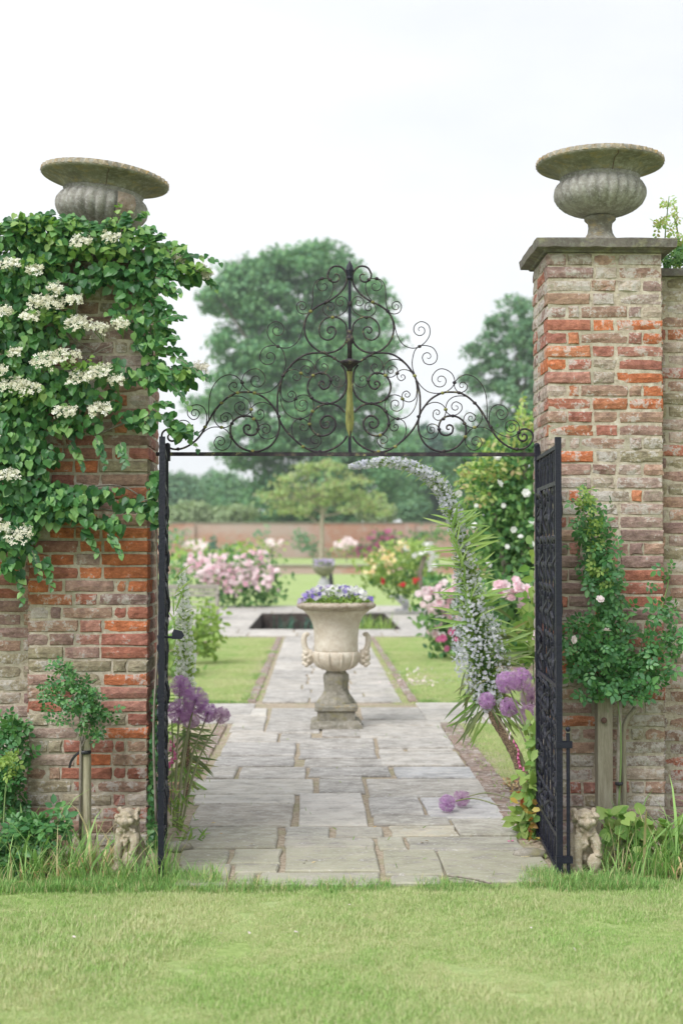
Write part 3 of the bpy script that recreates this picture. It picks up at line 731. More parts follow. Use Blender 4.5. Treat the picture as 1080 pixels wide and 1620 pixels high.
# ------------------------------------------------------------------ stone vases on the piers
def vase(label, loc, tilt, mat, mat2, patch=False, sz=.93):
    t = thing('stone_vase', label, 'stone vase', (0, 0, 0), 'tazza vases on the gate piers')
    G = 26
    def flute(r, z, th, j):
        if .20 < z < .46: return r * (1.02 + .085 * (abs(math.cos(G * th / 2)) ** .6 - 1) * min(1, (z - .2) / .05) * min(1, (.44 - z) / .02) if z < .44 else 1)
        return r
    def rimfn(r, z, th, j):
        return r * (1 + .006 * mnoise.noise((math.cos(th) * 3, math.sin(th) * 3, z * 9)))
    MT = Matrix.Translation(loc) @ Matrix.Rotation(tilt, 4, 'Y') @ Matrix.Diagonal((1, 1, sz, 1))
    def b_(name, prof, m, fn, seg=156):
        q = MB(); q.lathe(prof, seg=seg, fn=fn); o = q.build(name, m, t, True, MT); return o
    ft = MB(); ft.box(-.165, .165, -.165, .165, 0, .022); ft.build('plinth', mat, t, False, MT)
    b_('foot', [(.155, .022), (.155, .036), (.12, .05), (.09, .075), (.075, .105), (.070, .14), (.074, .17), (.085, .18), (.094, .19), (.094, .205), (.084, .214)], mat, None, 48)
    b_('bowl', [(.07, .212), (.12, .222), (.17, .238), (.215, .262), (.25, .295), (.268, .33), (.272, .36), (.268, .39), (.255, .415), (.236, .435), (.228, .445), (.24, .46)], mat2, flute)
    b_('rim', [(.226, .44), (.228, .455), (.236, .475), (.252, .495), (.285, .515), (.33, .527), (.366, .534), (.376, .540), (.378, .55), (.374, .565), (.365, .578), (.35, .586), (.33, .588), (.30, .575), (.22, .52), (.10, .44)], mat, rimfn, 120)
    # egg and dart carving around the lip
    for k in range(44):
        a = 2 * math.pi * k / 44; q = MB(); tx, ty = -math.sin(a), math.cos(a)
        c = Vector((.368 * math.cos(a), .368 * math.sin(a), .566))
        s = .021; out = Vector((math.cos(a) * .8, math.sin(a) * .8, .6)); tn = Vector((tx, ty, 0)); up = out.cross(tn).normalized()
        vv = [c + tn * s * .9 + up * s * 1.2, c + tn * s - up * s * 1.2, c - tn * s * .7 - up * s * .9, c - tn * s * .9 + up * s * .9, c + out * .017 + tn * s * .2]
        q.add([tuple(v_) for v_ in vv], [(0, 3, 4), (3, 2, 4), (2, 1, 4), (1, 0, 4)])
        q.build('carved_lip_leaf', MAT['lip'], t, False, MT)
    b = MB(); pc_ = [(.246, .455), (.262, .492), (.30, .517), (.345, .527), (.374, .536)]; a0 = R(-84 if not patch else -78)
    b.tube([(r * math.cos(a0 + .03 * math.sin(i * 3)), r * math.sin(a0 + .03 * math.sin(i * 3)), z - .001) for i, (r, z) in enumerate(pc_)], .0022, 4); b.build('crack', MAT['bolt'], t, False, MT)
    if patch:
        q = MB(); n = 7; vv = []
        for j in range(n + 1):
            for i in range(n + 1):
                a = R(-62 + 26 * i / n); zz = .285 + .145 * j / n
                rr = np.interp(zz, [.262, .295, .33, .36, .39, .415, .44], [.215, .25, .268, .272, .268, .258, .245]) + .004 + .007 * random.random()
                vv.append((rr * math.cos(a), rr * math.sin(a), zz))
        q.add(vv, [(j * (n + 1) + i, j * (n + 1) + i + 1, (j + 1) * (n + 1) + i + 1, (j + 1) * (n + 1) + i) for j in range(n) for i in range(n)])
        q.build('broken_patch', stonemat('raw_stone', (.50, .40, .34), (.24, .17, .13), (.58, .52, .46), bst=.8), t, False, MT)
    return t
vr = at(949, 400, 8.47)
vase('shallow fluted stone vase standing upright on the bare right pier', (vr.x, 8.47, zr + .078), 0, MAT['vase'], MAT['vase_low'])
vl = at(160, 400, 8.47)
vase('shallow fluted stone vase tilting on the overgrown left pier, a broken patch in its bowl', (vl.x - .035, 8.47, zl + .06 - .005), R(6.5), MAT['vase'], MAT['vase_low'], True, .90)

# ------------------------------------------------------------------ ironwork: overthrow
YG = 8.5
def zc(zid, x, y):
    ox, oy, s = {3: (440, 400, 4.5), 4: (540, 540, 6.353), 5: (690, 580, 6.353)}[zid]
    return (ox + x / s, oy + y / s)
def spiral(p, tang, c, turns, rend=.16):
    """points continuing from p towards centre c in the direction tang (2D)"""
    v = Vector(p) - Vector(c); r0 = v.length; a0 = math.atan2(v.y, v.x)
    s = 1 if (-v.x * tang[1] + v.y * tang[0]) < 0 else -1
    out = []; n = int(22 * turns)
    for i in range(1, n + 1):
        t = i / n; r = r0 * ((1 - t) ** 1.05 * (1 - rend) + rend); a = a0 + s * t * turns * 2 * math.pi
        out.append((c[0] + r * math.cos(a), c[1] + r * math.sin(a)))
    return out
CURL = [
 (3, 'T', (608,165), [(662,150),(640,108),(600,93),(560,105),(532,145),(528,190),(545,240),(590,297),(660,345),(720,372),(775,412),(810,465),(822,530),(812,595),(780,650),(735,690),(690,710),(640,708),(590,690),(550,655),(530,620)], None, .9),
 (3, 't', (690,232), [(738,228),(730,205),(700,185),(665,180),(640,190),(622,225),(625,270),(645,315),(675,348)], None, .9),
 (3, 't', None, [(700,180),(735,195),(760,240),(765,300),(765,350),(780,415)], None, 1),
 (3, 't', (838,380), [(820,352),(845,344),(870,360),(877,388),(862,420),(835,433),(805,430),(783,415)], None, 1.2),
 (3, 't', None, [(785,420),(820,480),(838,560),(870,630),(910,665),(960,678),(1005,665),(1050,630),(1078,580),(1075,525),(1045,495),(1010,489),(980,505)], (1012,548), 1.3),
 (4, 't', None, [(735,330),(715,270),(710,200),(735,95),(785,48),(840,40),(920,65),(962,140),(945,205),(890,233),(835,215),(812,170)], (868,155), .9),
 (3, 'm', None, [(528,560),(535,510),(565,475),(600,458),(635,453),(680,470),(712,510),(720,560),(705,600),(665,620),(625,605),(605,570)], (642,555), 1.1),
 (3, 't', (573,350), [(595,320),(565,310),(535,325),(522,365),(535,410),(570,440),(610,452),(630,458)], None, 1.2),
 (3, 't', (645,388), [(618,375),(630,355),(662,352),(690,380),(690,420),(665,445),(630,458)], None, 1.1),
 (4, 'T', None, [(185,205),(240,165),(330,120),(420,115),(510,130),(590,175),(650,230),(715,315),(755,400),(785,520),(790,640),(785,740),(765,800),(720,880),(650,960),(540,1055),(440,1105),(340,1110),(230,1070),(150,1010),(110,950)], None, 1),
 (4, 'T', None, [(165,235),(130,290),(115,370),(112,450),(140,530),(200,595),(290,625),(390,608),(460,560),(493,480),(485,405),(445,345),(385,317),(325,322),(282,358),(272,415),(300,465),(345,478),(383,440)], (350,425), .9),
 (4, 'T', None, [(130,715),(180,660),(240,632),(310,628),(380,650),(440,705),(472,780),(468,850),(430,915),(370,948),(300,938),(245,895),(220,835),(232,785),(275,750),(325,752),(365,790)], (312,825), 1.),
 (4, 't', (655,535), [(688,525),(655,498),(620,515),(608,550),(625,590),(680,608),(735,580),(755,520),(755,450),(745,395)], None, .9),
 (4, 't', (545,630), [(495,625),(505,680),(560,702),(610,670),(622,610),(600,560),(540,537),(480,553),(440,605),(440,680),(485,745),(565,778),(650,762),(715,705),(752,620),(766,510),(758,410)], None, 1.),
 (4, 't', None, [(540,1055),(600,1010),(640,940),(650,870),(630,810),(580,778),(525,783),(488,815),(484,865),(515,898),(555,892),(570,860)], (540,858), .9),
 (4, 't', None, [(530,1062),(470,1078),(410,1065),(368,1025),(360,985),(385,948),(425,942),(458,965),(460,1005),(430,1025)], (412,998), .8),
 (4, 't', None, [(240,165),(300,147),(360,160),(405,205),(415,255),(390,300),(350,315),(310,295),(297,255),(318,228)], (338,250), .8),
 (4, 't', None, [(165,240),(130,300),(120,370),(135,425),(180,458),(235,450),(265,400),(250,360),(215,345),(185,365)], (208,380), .9),
 (4, 't', None, [(650,235),(590,190),(525,180),(465,200),(425,255),(430,315),(465,355),(515,355),(555,320),(560,275),(520,243),(480,255)], (500,292), 1.1),
 (4, 't', None, [(725,335),(690,300),(640,283),(590,290),(560,320),(565,370),(600,395),(635,375)], (610,355), .8),
 (5, 't', None, [(-193,141),(-153,196),(-93,246),(-23,266),(60,262),(125,235),(170,190),(184,140),(160,75),(110,35),(50,20),(0,40),(-38,90),(-42,140),(-15,185)], (42,135), 1.2),
 (5, 'T', None, [(-173,496),(-140,430),(-70,340),(0,290),(70,260),(150,255),(230,262),(310,300),(385,365),(450,440),(510,545),(560,640),(620,725),(700,790),(780,825),(860,828),(930,790),(967,730),(965,670),(930,635),(880,625),(835,645),(820,690)], (876,702), 1.1),
 (5, 'T', None, [(-175,500),(-183,600),(-160,700),(-100,790),(0,845),(100,850),(200,810),(270,735),(298,650),(285,570),(230,515),(165,495),(90,505),(40,550),(25,620),(50,675),(105,690),(155,665),(168,620)], (125,618), .9),
 (5, 't', None, [(510,530),(508,400),(500,300),(475,215),(430,145),(370,97),(300,80),(235,102),(190,150),(182,200),(210,245),(255,258),(300,230),(310,190),(280,158)], (260,192), .9),
 (5, 't', None, [(540,600),(528,530),(535,460),(565,405),(620,382),(675,395),(715,440),(712,490),(670,530),(625,520),(600,480)], (648,470), 1.2),
 (5, 't', None, [(545,600),(590,650),(660,690),(740,708),(800,685),(830,640),(825,580),(790,545),(740,540),(700,565),(692,610)], (755,605), 1.3),
 (5, 't', None, [(310,300),(240,293),(170,305),(115,350),(93,420),(110,465),(160,490),(215,475),(255,430),(250,380),(205,352)], (195,405), 1.1),
 (5, 't', None, [(410,400),(450,460),(458,520),(430,580),(385,610),(330,605),(285,570),(275,520),(300,475),(345,462),(390,490)], (350,515), 1.2),
 (5, 't', None, [(600,700),(540,640),(470,608),(385,612),(330,645),(295,700),(290,760),(320,815),(375,840),(430,820),(457,765),(440,720)], (395,755), 1.3),
 (5, 't', None, [(-165,470),(-110,395),(-30,358),(40,370),(85,410),(95,460),(65,520),(10,538),(-30,505),(-32,465)], (8,465), 1.1),
 (5, 't', None, [(-183,600),(-160,680),(-110,720),(-50,725),(0,700),(25,640),(5,590),(-50,575),(-90,600),(-93,640)], (-48,630), 1.2)]
COLLAR = [(3,645,190),(3,700,182),(3,672,350),(3,780,415),(3,628,458),(3,1005,665),(3,685,710),(4,232,170),(4,735,345),(4,612,578),(4,560,320),(4,440,342),(4,355,318),(4,268,392),(4,455,568),(4,300,625),(4,445,702),(4,475,832),(4,390,942),(4,540,1058),(4,372,1108),(4,565,778),(4,775,755),(4,1015,518),
          (5,182,160),(5,228,262),(5,385,365),(5,545,605),(5,93,430),(5,165,495),(5,282,570),(5,290,705),(5,385,610),(5,28,630),(5,70,525),(5,828,660),(5,810,828),(5,80,848)]
XC = 553.0
over = thing('gate_overthrow', 'wrought iron scrollwork overthrow spanning the two piers above the open gates', 'gate overthrow', tuple(at(553, 716, YG)))
def mirror(p, s): return p if s > 0 else (XC - (p[0] - XC) * 1.026, p[1])
RAD = {'T': .0060, 'm': .0048, 't': .0029}
for s in (1, -1):
    for (zid, cl, c0, pp, c1, turns) in CURL:
        P2 = [mirror(zc(zid, *p), s) for p in pp]
        Q = [tuple(v)[:2] for v in catmull([(x, y, 0) for x, y in P2], 5)]
        if c1: 
            c = mirror(zc(zid, *c1), s); Q = Q + spiral(Q[-1], (Q[-1][0] - Q[-2][0], Q[-1][1] - Q[-2][1]), c, turns)
        if c0:
            c = mirror(zc(zid, *c0), s); Q = spiral(Q[0], (Q[0][0] - Q[1][0], Q[0][1] - Q[1][1]), c, turns)[::-1] + Q
        r = RAD[cl]; b = MB()
        yo = {'T': 0, 'm': 0, 't': .004}[cl]
        n = len(Q); rr = [r * (.6 + .4 * min(1, min(i if c0 else n, (n - i) if c1 else n) / 16)) for i in range(n)]
        b.tube([at(x, y, YG + yo) for x, y in Q], rr, 6); b.build('scroll', MAT['iron2'] if cl != 'T' else MAT['iron2'], over, True)
    for (zid, x, y) in COLLAR:
        p = at(*mirror(zc(zid, x, y), s), YG); b = MB(); b.ball(p, (.0125, .013, .0105), 8, 5)
        b.build('collar', MAT['moss_iron'] if random.random() < .28 else MAT['iron2'], over, False)
def pxz(px, py): return at(px, py, YG)
b = MB(); a, c = pxz(247, 718), pxz(852, 715)
b.box(a.x, c.x, YG - .012, YG + .012, a.z - .012, a.z + .010); b.build('lintel_bar', MAT['iron2'], over)
for x in (265, 849): b = MB(); p = pxz(x, 716); b.box(p.x - .016, p.x + .016, YG - .02, YG + .02, p.z - .05, p.z + .035); b.ball((p.x, YG, p.z + .042), .018); b.build('end_post', MAT['iron'], over)
# central spire
pc = pxz(553, 700); S_ = 2250 / YG
def zz(py): return at(553, py, YG).z
b = MB(); b.lathe([(.0095, zz(716)), (.0095, zz(440))], (pc.x, YG, 0), 8); b.build('spire_rod', MAT['iron'], over)
b = MB(); b.lathe([(.010, zz(442)), (.018, zz(437)), (.024, zz(427)), (.018, zz(420)), (.002, zz(412))], (pc.x, YG, 0), 8); b.build('spear_head', MAT['iron'], over)
b = MB(); b.lathe([(.016, zz(442)), (.020, zz(440.5)), (.020, zz(438)), (.016, zz(436.5))], (pc.x, YG, 0), 10); b.build('spire_collar', MAT['iron'], over)
b = MB(); b.lathe([(.012, zz(484)), (.015, zz(482)), (.015, zz(479)), (.012, zz(477))], (pc.x, YG, 0), 10); b.build('spire_collar', MAT['iron2'], over)
b = MB(); b.lathe([(.014, zz(572)), (.014, zz(545)), (.024, zz(541)), (.027, zz(536)), (.020, zz(531)), (.015, zz(529)), (.019, zz(527)), (.019, zz(523)), (.011, zz(521))], (pc.x, YG, 0), 12); b.build('hilt', MAT['iron2'], over, True)
b = MB(); b.lathe([(.014, zz(587)), (.02, zz(582)), (.042, zz(577)), (.062, zz(573)), (.060, zz(571)), (.03, zz(569)), (.014, zz(567))], (pc.x, YG, 0), 16); b.build('guard_dish', MAT['iron2'], over, True)
b = MB(); pr_ = [(585, .017), (600, .017), (630, .018), (650, .024), (668, .025), (680, .018), (692, .003)]
V = []
for py, hw in pr_: z = zz(py); V += [(pc.x - hw, YG, z), (pc.x, YG - .012, z), (pc.x + hw, YG, z), (pc.x, YG + .012, z)]
b.add(V, [(i * 4 + k, i * 4 + (k + 1) % 4, (i + 1) * 4 + (k + 1) % 4, (i + 1) * 4 + k) for i in range(len(pr_) - 1) for k in range(4)] + [(0, 1, 2, 3)]); b.build('sword_blade', MAT['moss_iron'], over)

# ------------------------------------------------------------------ gate leaves
def gate(label, hinge, tip, latch):
    H = Vector(hinge); T = Vector(tip); W_ = (T - H).length; u = (T - H).normalized(); nrm = Vector((-u.y, u.x, 0))
    zb, zt = .035, 2.285
    t = thing('iron_gate', label, 'gate', (H.x, H.y, 0), 'open iron gate leaves')
    def pt(s, z, d=0): return H + u * s + nrm * d + Vector((0, 0, z))
    def bar(name, s0, z0, s1, z1, w_, d_, mat='iron'):
        b = MB(); A, B = pt(s0, z0), pt(s1, z1); ax = (B - A).normalized(); sd_ = ax.cross(nrm).normalized()
        V = [e + sd_ * (w_ / 2) * i + nrm * (d_ / 2) * j for e in (A, B) for (i, j) in ((-1,-1),(1,-1),(1,1),(-1,1))]
        b.add([tuple(v) for v in V], [(0,1,2,3),(7,6,5,4),(0,4,5,1),(1,5,6,2),(2,6,7,3),(3,7,4,0)]); b.build(name, MAT[mat], t)
    bar('stile', .018, zb, .018, zt + .03, .036, .036); bar('stile', W_ - .016, zb - .01, W_ - .016, zt + .05, .032, .032)
    for z in (zb + .02, zb + .20, 1.02, zt - .19, zt): bar('rail', .036, z, W_ - .032, z, .022, .022)
    nb = 6
    for k in range(1, nb): bar('upright', W_ * k / nb, zb + .03, W_ * k / nb, zt - .011, .014, .014)
    cw = W_ / nb
    for (z0, z1) in ((zb + .21, 1.01), (1.03, zt - .20)):
        nz_ = 4
        for k in range(nb):
            for j in range(nz_):
                c0 = z0 + (z1 - z0) * j / nz_; hh = (z1 - z0) / nz_; sc_ = cw * (k + .5); fl = 1 if (j + k) % 2 else -1
                A = cw * .43
                # S scroll in flat bar plus small inner curl
                Q = [(sc_ + fl * A * .9, c0 + hh * .30), (sc_ + fl * A * .55, c0 + hh * .12), (sc_ - fl * A * .1, c0 + hh * .08), (sc_ - fl * A * .8, c0 + hh * .22), (sc_ - fl * A * .7, c0 + hh * .42), (sc_, c0 + hh * .55), (sc_ + fl * A * .8, c0 + hh * .70), (sc_ + fl * A * .7, c0 + hh * .88), (sc_, c0 + hh * .95), (sc_ - fl * A * .6, c0 + hh * .86), (sc_ - fl * A * .55, c0 + hh * .72)]
                Q = [tuple(v)[:2] for v in catmull([(x, y, 0) for x, y in Q], 4)]
                Q = spiral(Q[0], (Q[0][0] - Q[1][0], Q[0][1] - Q[1][1]), (sc_ + fl * A * .35, c0 + hh * .28), .8)[::-1] + Q + spiral(Q[-1], (Q[-1][0] - Q[-2][0], Q[-1][1] - Q[-2][1]), (sc_ - fl * A * .1, c0 + hh * .74), .8)
                b = MB(); dd = random.uniform(-.012, .012); b.tube([pt(x, z, dd + .007 * math.sin(i * .35)) for i, (x, z) in enumerate(Q)], .0085, 5, flat=1.6); b.build('scroll', MAT['iron'], t, False)
                lf = pt(sc_ + fl * A * .1, c0 + hh * .5, dd + .012); b = MB(); b.ball(lf, (.012, .014, .05), 6, 5); b.build('leaf_boss', MAT['iron'], t)
    for (z0, z1) in ((zb + .03, zb + .19), (zt - .18, zt - .012)):
        for k in range(nb):
            for fl in (-1, 1):
                sc_ = cw * (k + .5); A = cw * .24; hh = z1 - z0
                Q = [(sc_ + fl * A * .1, z0), (sc_ + fl * A * .3, z0 + hh * .4), (sc_ + fl * A * 1.4, z0 + hh * .75), (sc_ + fl * A * 1.2, z0 + hh * .95), (sc_ + fl * A * .6, z0 + hh * .9)]
                Q = [tuple(v)[:2] for v in catmull([(x, y, 0) for x, y in Q], 4)]; Q += spiral(Q[-1], (Q[-1][0] - Q[-2][0], Q[-1][1] - Q[-2][1]), (sc_ + fl * A * .8, z0 + hh * .75), .8)
                b = MB(); b.tube([pt(x, z, random.uniform(-.002, .002)) for x, z in Q], .006, 5); b.build('scroll', MAT['iron'], t)
    for z in (.35, 1.1, 2.05): b = MB(); p = pt(-.02, z); b.lathe([(.02, -.03), (.02, .03)], tuple(p), 8); b.build('hinge', MAT['iron'], t)
    if latch:                       # thumb latch on the free stile
        b = MB(); p = pt(W_ - .03, 1.285); q = Vector((1, 0, 0))
        b.tube([p, p + q * .05 + Vector((0, 0, -.003)), p + q * .075 + Vector((0, 0, .0))], .006, 6)
        c = p + q * .085; b.add([tuple(c + Vector(v)) for v in [(-.03, -.006, -.012), (.02, -.006, -.012), (.034, -.006, .006), (.02, -.006, .03), (-.02, -.006, .04), (-.03, -.006, .02)]] + [tuple(c + Vector(v)) for v in [(-.03, .006, -.012), (.02, .006, -.012), (.034, .006, .006), (.02, .006, .03), (-.02, .006, .04), (-.03, .006, .02)]],
              [(0,1,2,3,4,5), (11,10,9,8,7,6)] + [(k, (k + 1) % 6 + 0, (k + 1) % 6 + 6, k + 6) for k in range(6)]); b.build('latch_handle', MAT['iron'], t)
    else:                           # drop bolt
        b = MB(); e = Vector((.045, -.01, 0)); b.tube([pt(W_ - .016, .03) + e, pt(W_ - .016, .78) + e], .010, 8); b.build('drop_bolt', MAT['iron'], t)
        for z in (.12, .72): b = MB(); p = pt(W_ - .016, z); b.box(p.x - .02, p.x + .066, p.y - .022, p.y + .012, z - .018, z + .018); b.build('bolt_keep', MAT['iron'], t)
        b = MB(); b.ball(pt(W_ - .016, .80) + e, .014); b.build('bolt_knob', MAT['iron'], t)
hl = at(261, 1000, 8.5); tl = at(255.5, 1000, 7.45); hr = at(851, 1000, 8.5); tr = at(884, 1000, 7.45)
gate('left iron gate leaf standing open, seen almost edge-on with its latch handle', (hl.x, 8.5, 0), (tl.x, 7.45, 0), True)
gate('right iron gate leaf standing open, its scrollwork seen at a slant beside the drop bolt', (hr.x, 8.5, 0), (tr.x, 7.45, 0), False)

# ------------------------------------------------------------------ planted urn on the path
def profile_sq(name, prof, c, mat, parent, jit=.002, rot=0):
    b = MB(); V = []
    for (hw, z) in prof:
        for (sx, sy) in ((-1,-1),(-.33,-1),(.33,-1),(1,-1),(1,-.33),(1,.33),(1,1),(.33,1),(-.33,1),(-1,1),(-1,.33),(-1,-.33)):
            V.append((c[0] + sx * hw + random.uniform(-jit, jit), c[1] + sy * hw + random.uniform(-jit, jit), c[2] + z))
    n = len(prof); b.add(V, [(i * 12 + k, i * 12 + (k + 1) % 12, (i + 1) * 12 + (k + 1) % 12, (i + 1) * 12 + k) for i in range(n - 1) for k in range(12)] + [tuple(range(12))[::-1], tuple((n - 1) * 12 + k for k in range(12))])
    return b.build(name, mat, parent)
ub = gnd(532, 1153, .03); U0 = Vector((ub.x, ub.y + .2, .03))
urn = thing('garden_urn', 'cream stone urn with mask handles in the middle of the paved path, planted with violas', 'urn', tuple(U0))
profile_sq('base_slab', [(.25, 0), (.245, .03), (.225, .062), (.20, .072)], U0, MAT['urnbase'], urn, .004)
profile_sq('base_block', [(.180, .070), (.182, .16)], U0, MAT['urnbase'], urn, .004)
profile_sq('base_cornice', [(.185, .158), (.204, .168), (.206, .205), (.192, .218), (.16, .226)], U0, MAT['vase'], urn, .005)
b = MB(); b.lathe([(.185, .222), (.178, .245), (.155, .28), (.130, .31), (.12, .335), (.118, .35)], U0, 8, lambda r, z, t, j: r * (1.04 if abs(math.cos(4 * (t))) > .5 else 1)); b.build('stem_flare', MAT['urnbase'], urn)
b = MB(); b.lathe([(.112, .345), (.112, .40), (.120, .46), (.117, .50), (.095, .525), (.088, .54)], U0, 12, lambda r, z, t, j: r * (1 + .05 * math.cos(6 * t))); b.build('stem', MAT['urnbase'], urn)
def ufl(r, z, t, j):
    if .53 < z < .72: return r * (1 + .035 * abs(math.cos(12 * t / 2)) ** .7)
    return r
b = MB(); b.lathe([(.085, .535), (.11, .545), (.15, .565), (.185, .595), (.207, .63), (.216, .665), (.218, .70), (.216, .72), (.205, .732)], U0, 96, ufl); b.build('fluted_bowl', MAT['urn'], urn, True)
def uband(r, z, t, j):
    return r + .004 * max(0, math.sin(z * 0 + 9 * t)) * (1 if .99 < z < 1.1 else 0)
b = MB(); b.lathe([(.208, .725), (.212, .74), (.211, .80), (.213, .87), (.220, .95), (.235, 1.01), (.262, 1.065), (.30, 1.105), (.325, 1.125), (.318, 1.132)], U0, 72, uband); b.build('body', MAT['urn'], urn, True)
b = MB(); b.lathe([(.31, 1.126), (.345, 1.135), (.372, 1.15), (.382, 1.165), (.384, 1.18), (.374, 1.192), (.355, 1.198), (.345, 1.205), (.33, 1.205), (.32, 1.17), (.27, 1.15), (.02, 1.14)], U0, 120, lambda r, z, t, j: r * (1 + (.010 * abs(math.sin(24 * t)) if 1.135 < z < 1.185 and r > .35 else 0))); b.build('carved_rim', MAT['urntop'], urn, True)
for k in range(11):        # upright ribs on the bowl front, carved leaf motifs
    a = math.pi * 2 * k / 11 - .2; pts_ = [(U0.x + r * math.cos(a), U0.y + r * math.sin(a), U0.z + z) for r, z in ((.215, .56 + .12), (.222, .70), (.222, .725))]
    b = MB(); b.tube(catmull([(U0.x + (r + .004) * math.cos(a), U0.y + (r + .004) * math.sin(a), U0.z + z) for r, z in ((.12, .548), (.185, .59), (.214, .64), (.222, .69), (.220, .722))], 3), [.005, .007, .009, .010, .011, .012, .012, .013, .013, .014, .013, .011, .007], 6); b.build('carved_rib', MAT['urn'], urn, True)
for s in (-1, 1):
    b = MB(); pts_ = [(.262, .880), (.290, .893), (.310, .865), (.312, .81), (.30, .76), (.275, .725), (.235, .71)]
    b.tube(catmull([(U0.x + s * x, U0.y, U0.z + z) for x, z in pts_], 5), [.016 + .012 * min(1, i / 12) for i in range(31)], 10); b.build('horn_handle', MAT['urn'], urn, True)
    b = MB(); cx = U0.x + s * .268
    b.ball((cx, U0.y, U0.z + .66), (.055, .052, .075), 12, 8)
    for (dx, dy, dz, r) in ((.045, -.02, .02, .022), (.05, 0, -.012, .018), (.03, -.04, .0, .022), (.02, -.035, .05, .025), (.035, .0, .065, .025), (.045, -.012, -.05, .02), (.02, -.03, -.065, .024), (-.01, -.045, .02, .022), (.0, -.04, -.03, .02), (.045, .03, .03, .02)):
        b.ball((cx + s * dx, U0.y + dy, U0.z + .66 + dz), r, 8, 6)
    b.build('mask', MAT['urn'], urn, True)
n = 900                        # foliage cushion and violas, planted in the urn
th = rng.random(n) * 6.283; rr = .34 * np.sqrt(rng.random(n)); P = np.stack([U0.x + rr * np.cos(th), U0.y + rr * np.sin(th), U0.z + 1.16 + .16 * (1 - (rr / .36) ** 2) * rng.random(n) + .02], 1)
N_ = unit(rdir(n) + np.array([0, -.4, .8])); T_ = rdir(n) + np.array([0, 0, .7])
vio = thing('viola_planting', 'white and violet violas spilling over the rim of the garden urn', 'flowers', (U0.x, U0.y, U0.z + 1.15))
scat_obj('foliage', LEAF, P, N_, T_, .05, MAT['light'], vio)
def violas(name, n, x0, x1, mat, size=.024):
    xs = x0 + (x1 - x0) * rng.random(n); yy = rng.normal(size=n) * .10; h = .145 * np.clip(1 - np.abs(xs / .40) ** 3, 0.05, 1) * (.45 + .85 * rng.random(n))
    P = np.stack([U0.x + xs, U0.y - .08 + yy, U0.z + 1.18 + h], 1)
    N_ = unit(rdir(n) * .5 + np.array([0, -1, .35])); scat_obj(name, FLOR5, P, N_, rdir(n), size, mat, vio)
violas('white_flower', 230, -.20, .30, MAT['white'], .021); violas('violet_flower', 30, -.34, -.15, MAT['violet']); violas('violet_flower', 46, .0, .36, MAT['violet'], .022); violas('lilac_flower', 50, -.36, -.05, MAT['lilac'])

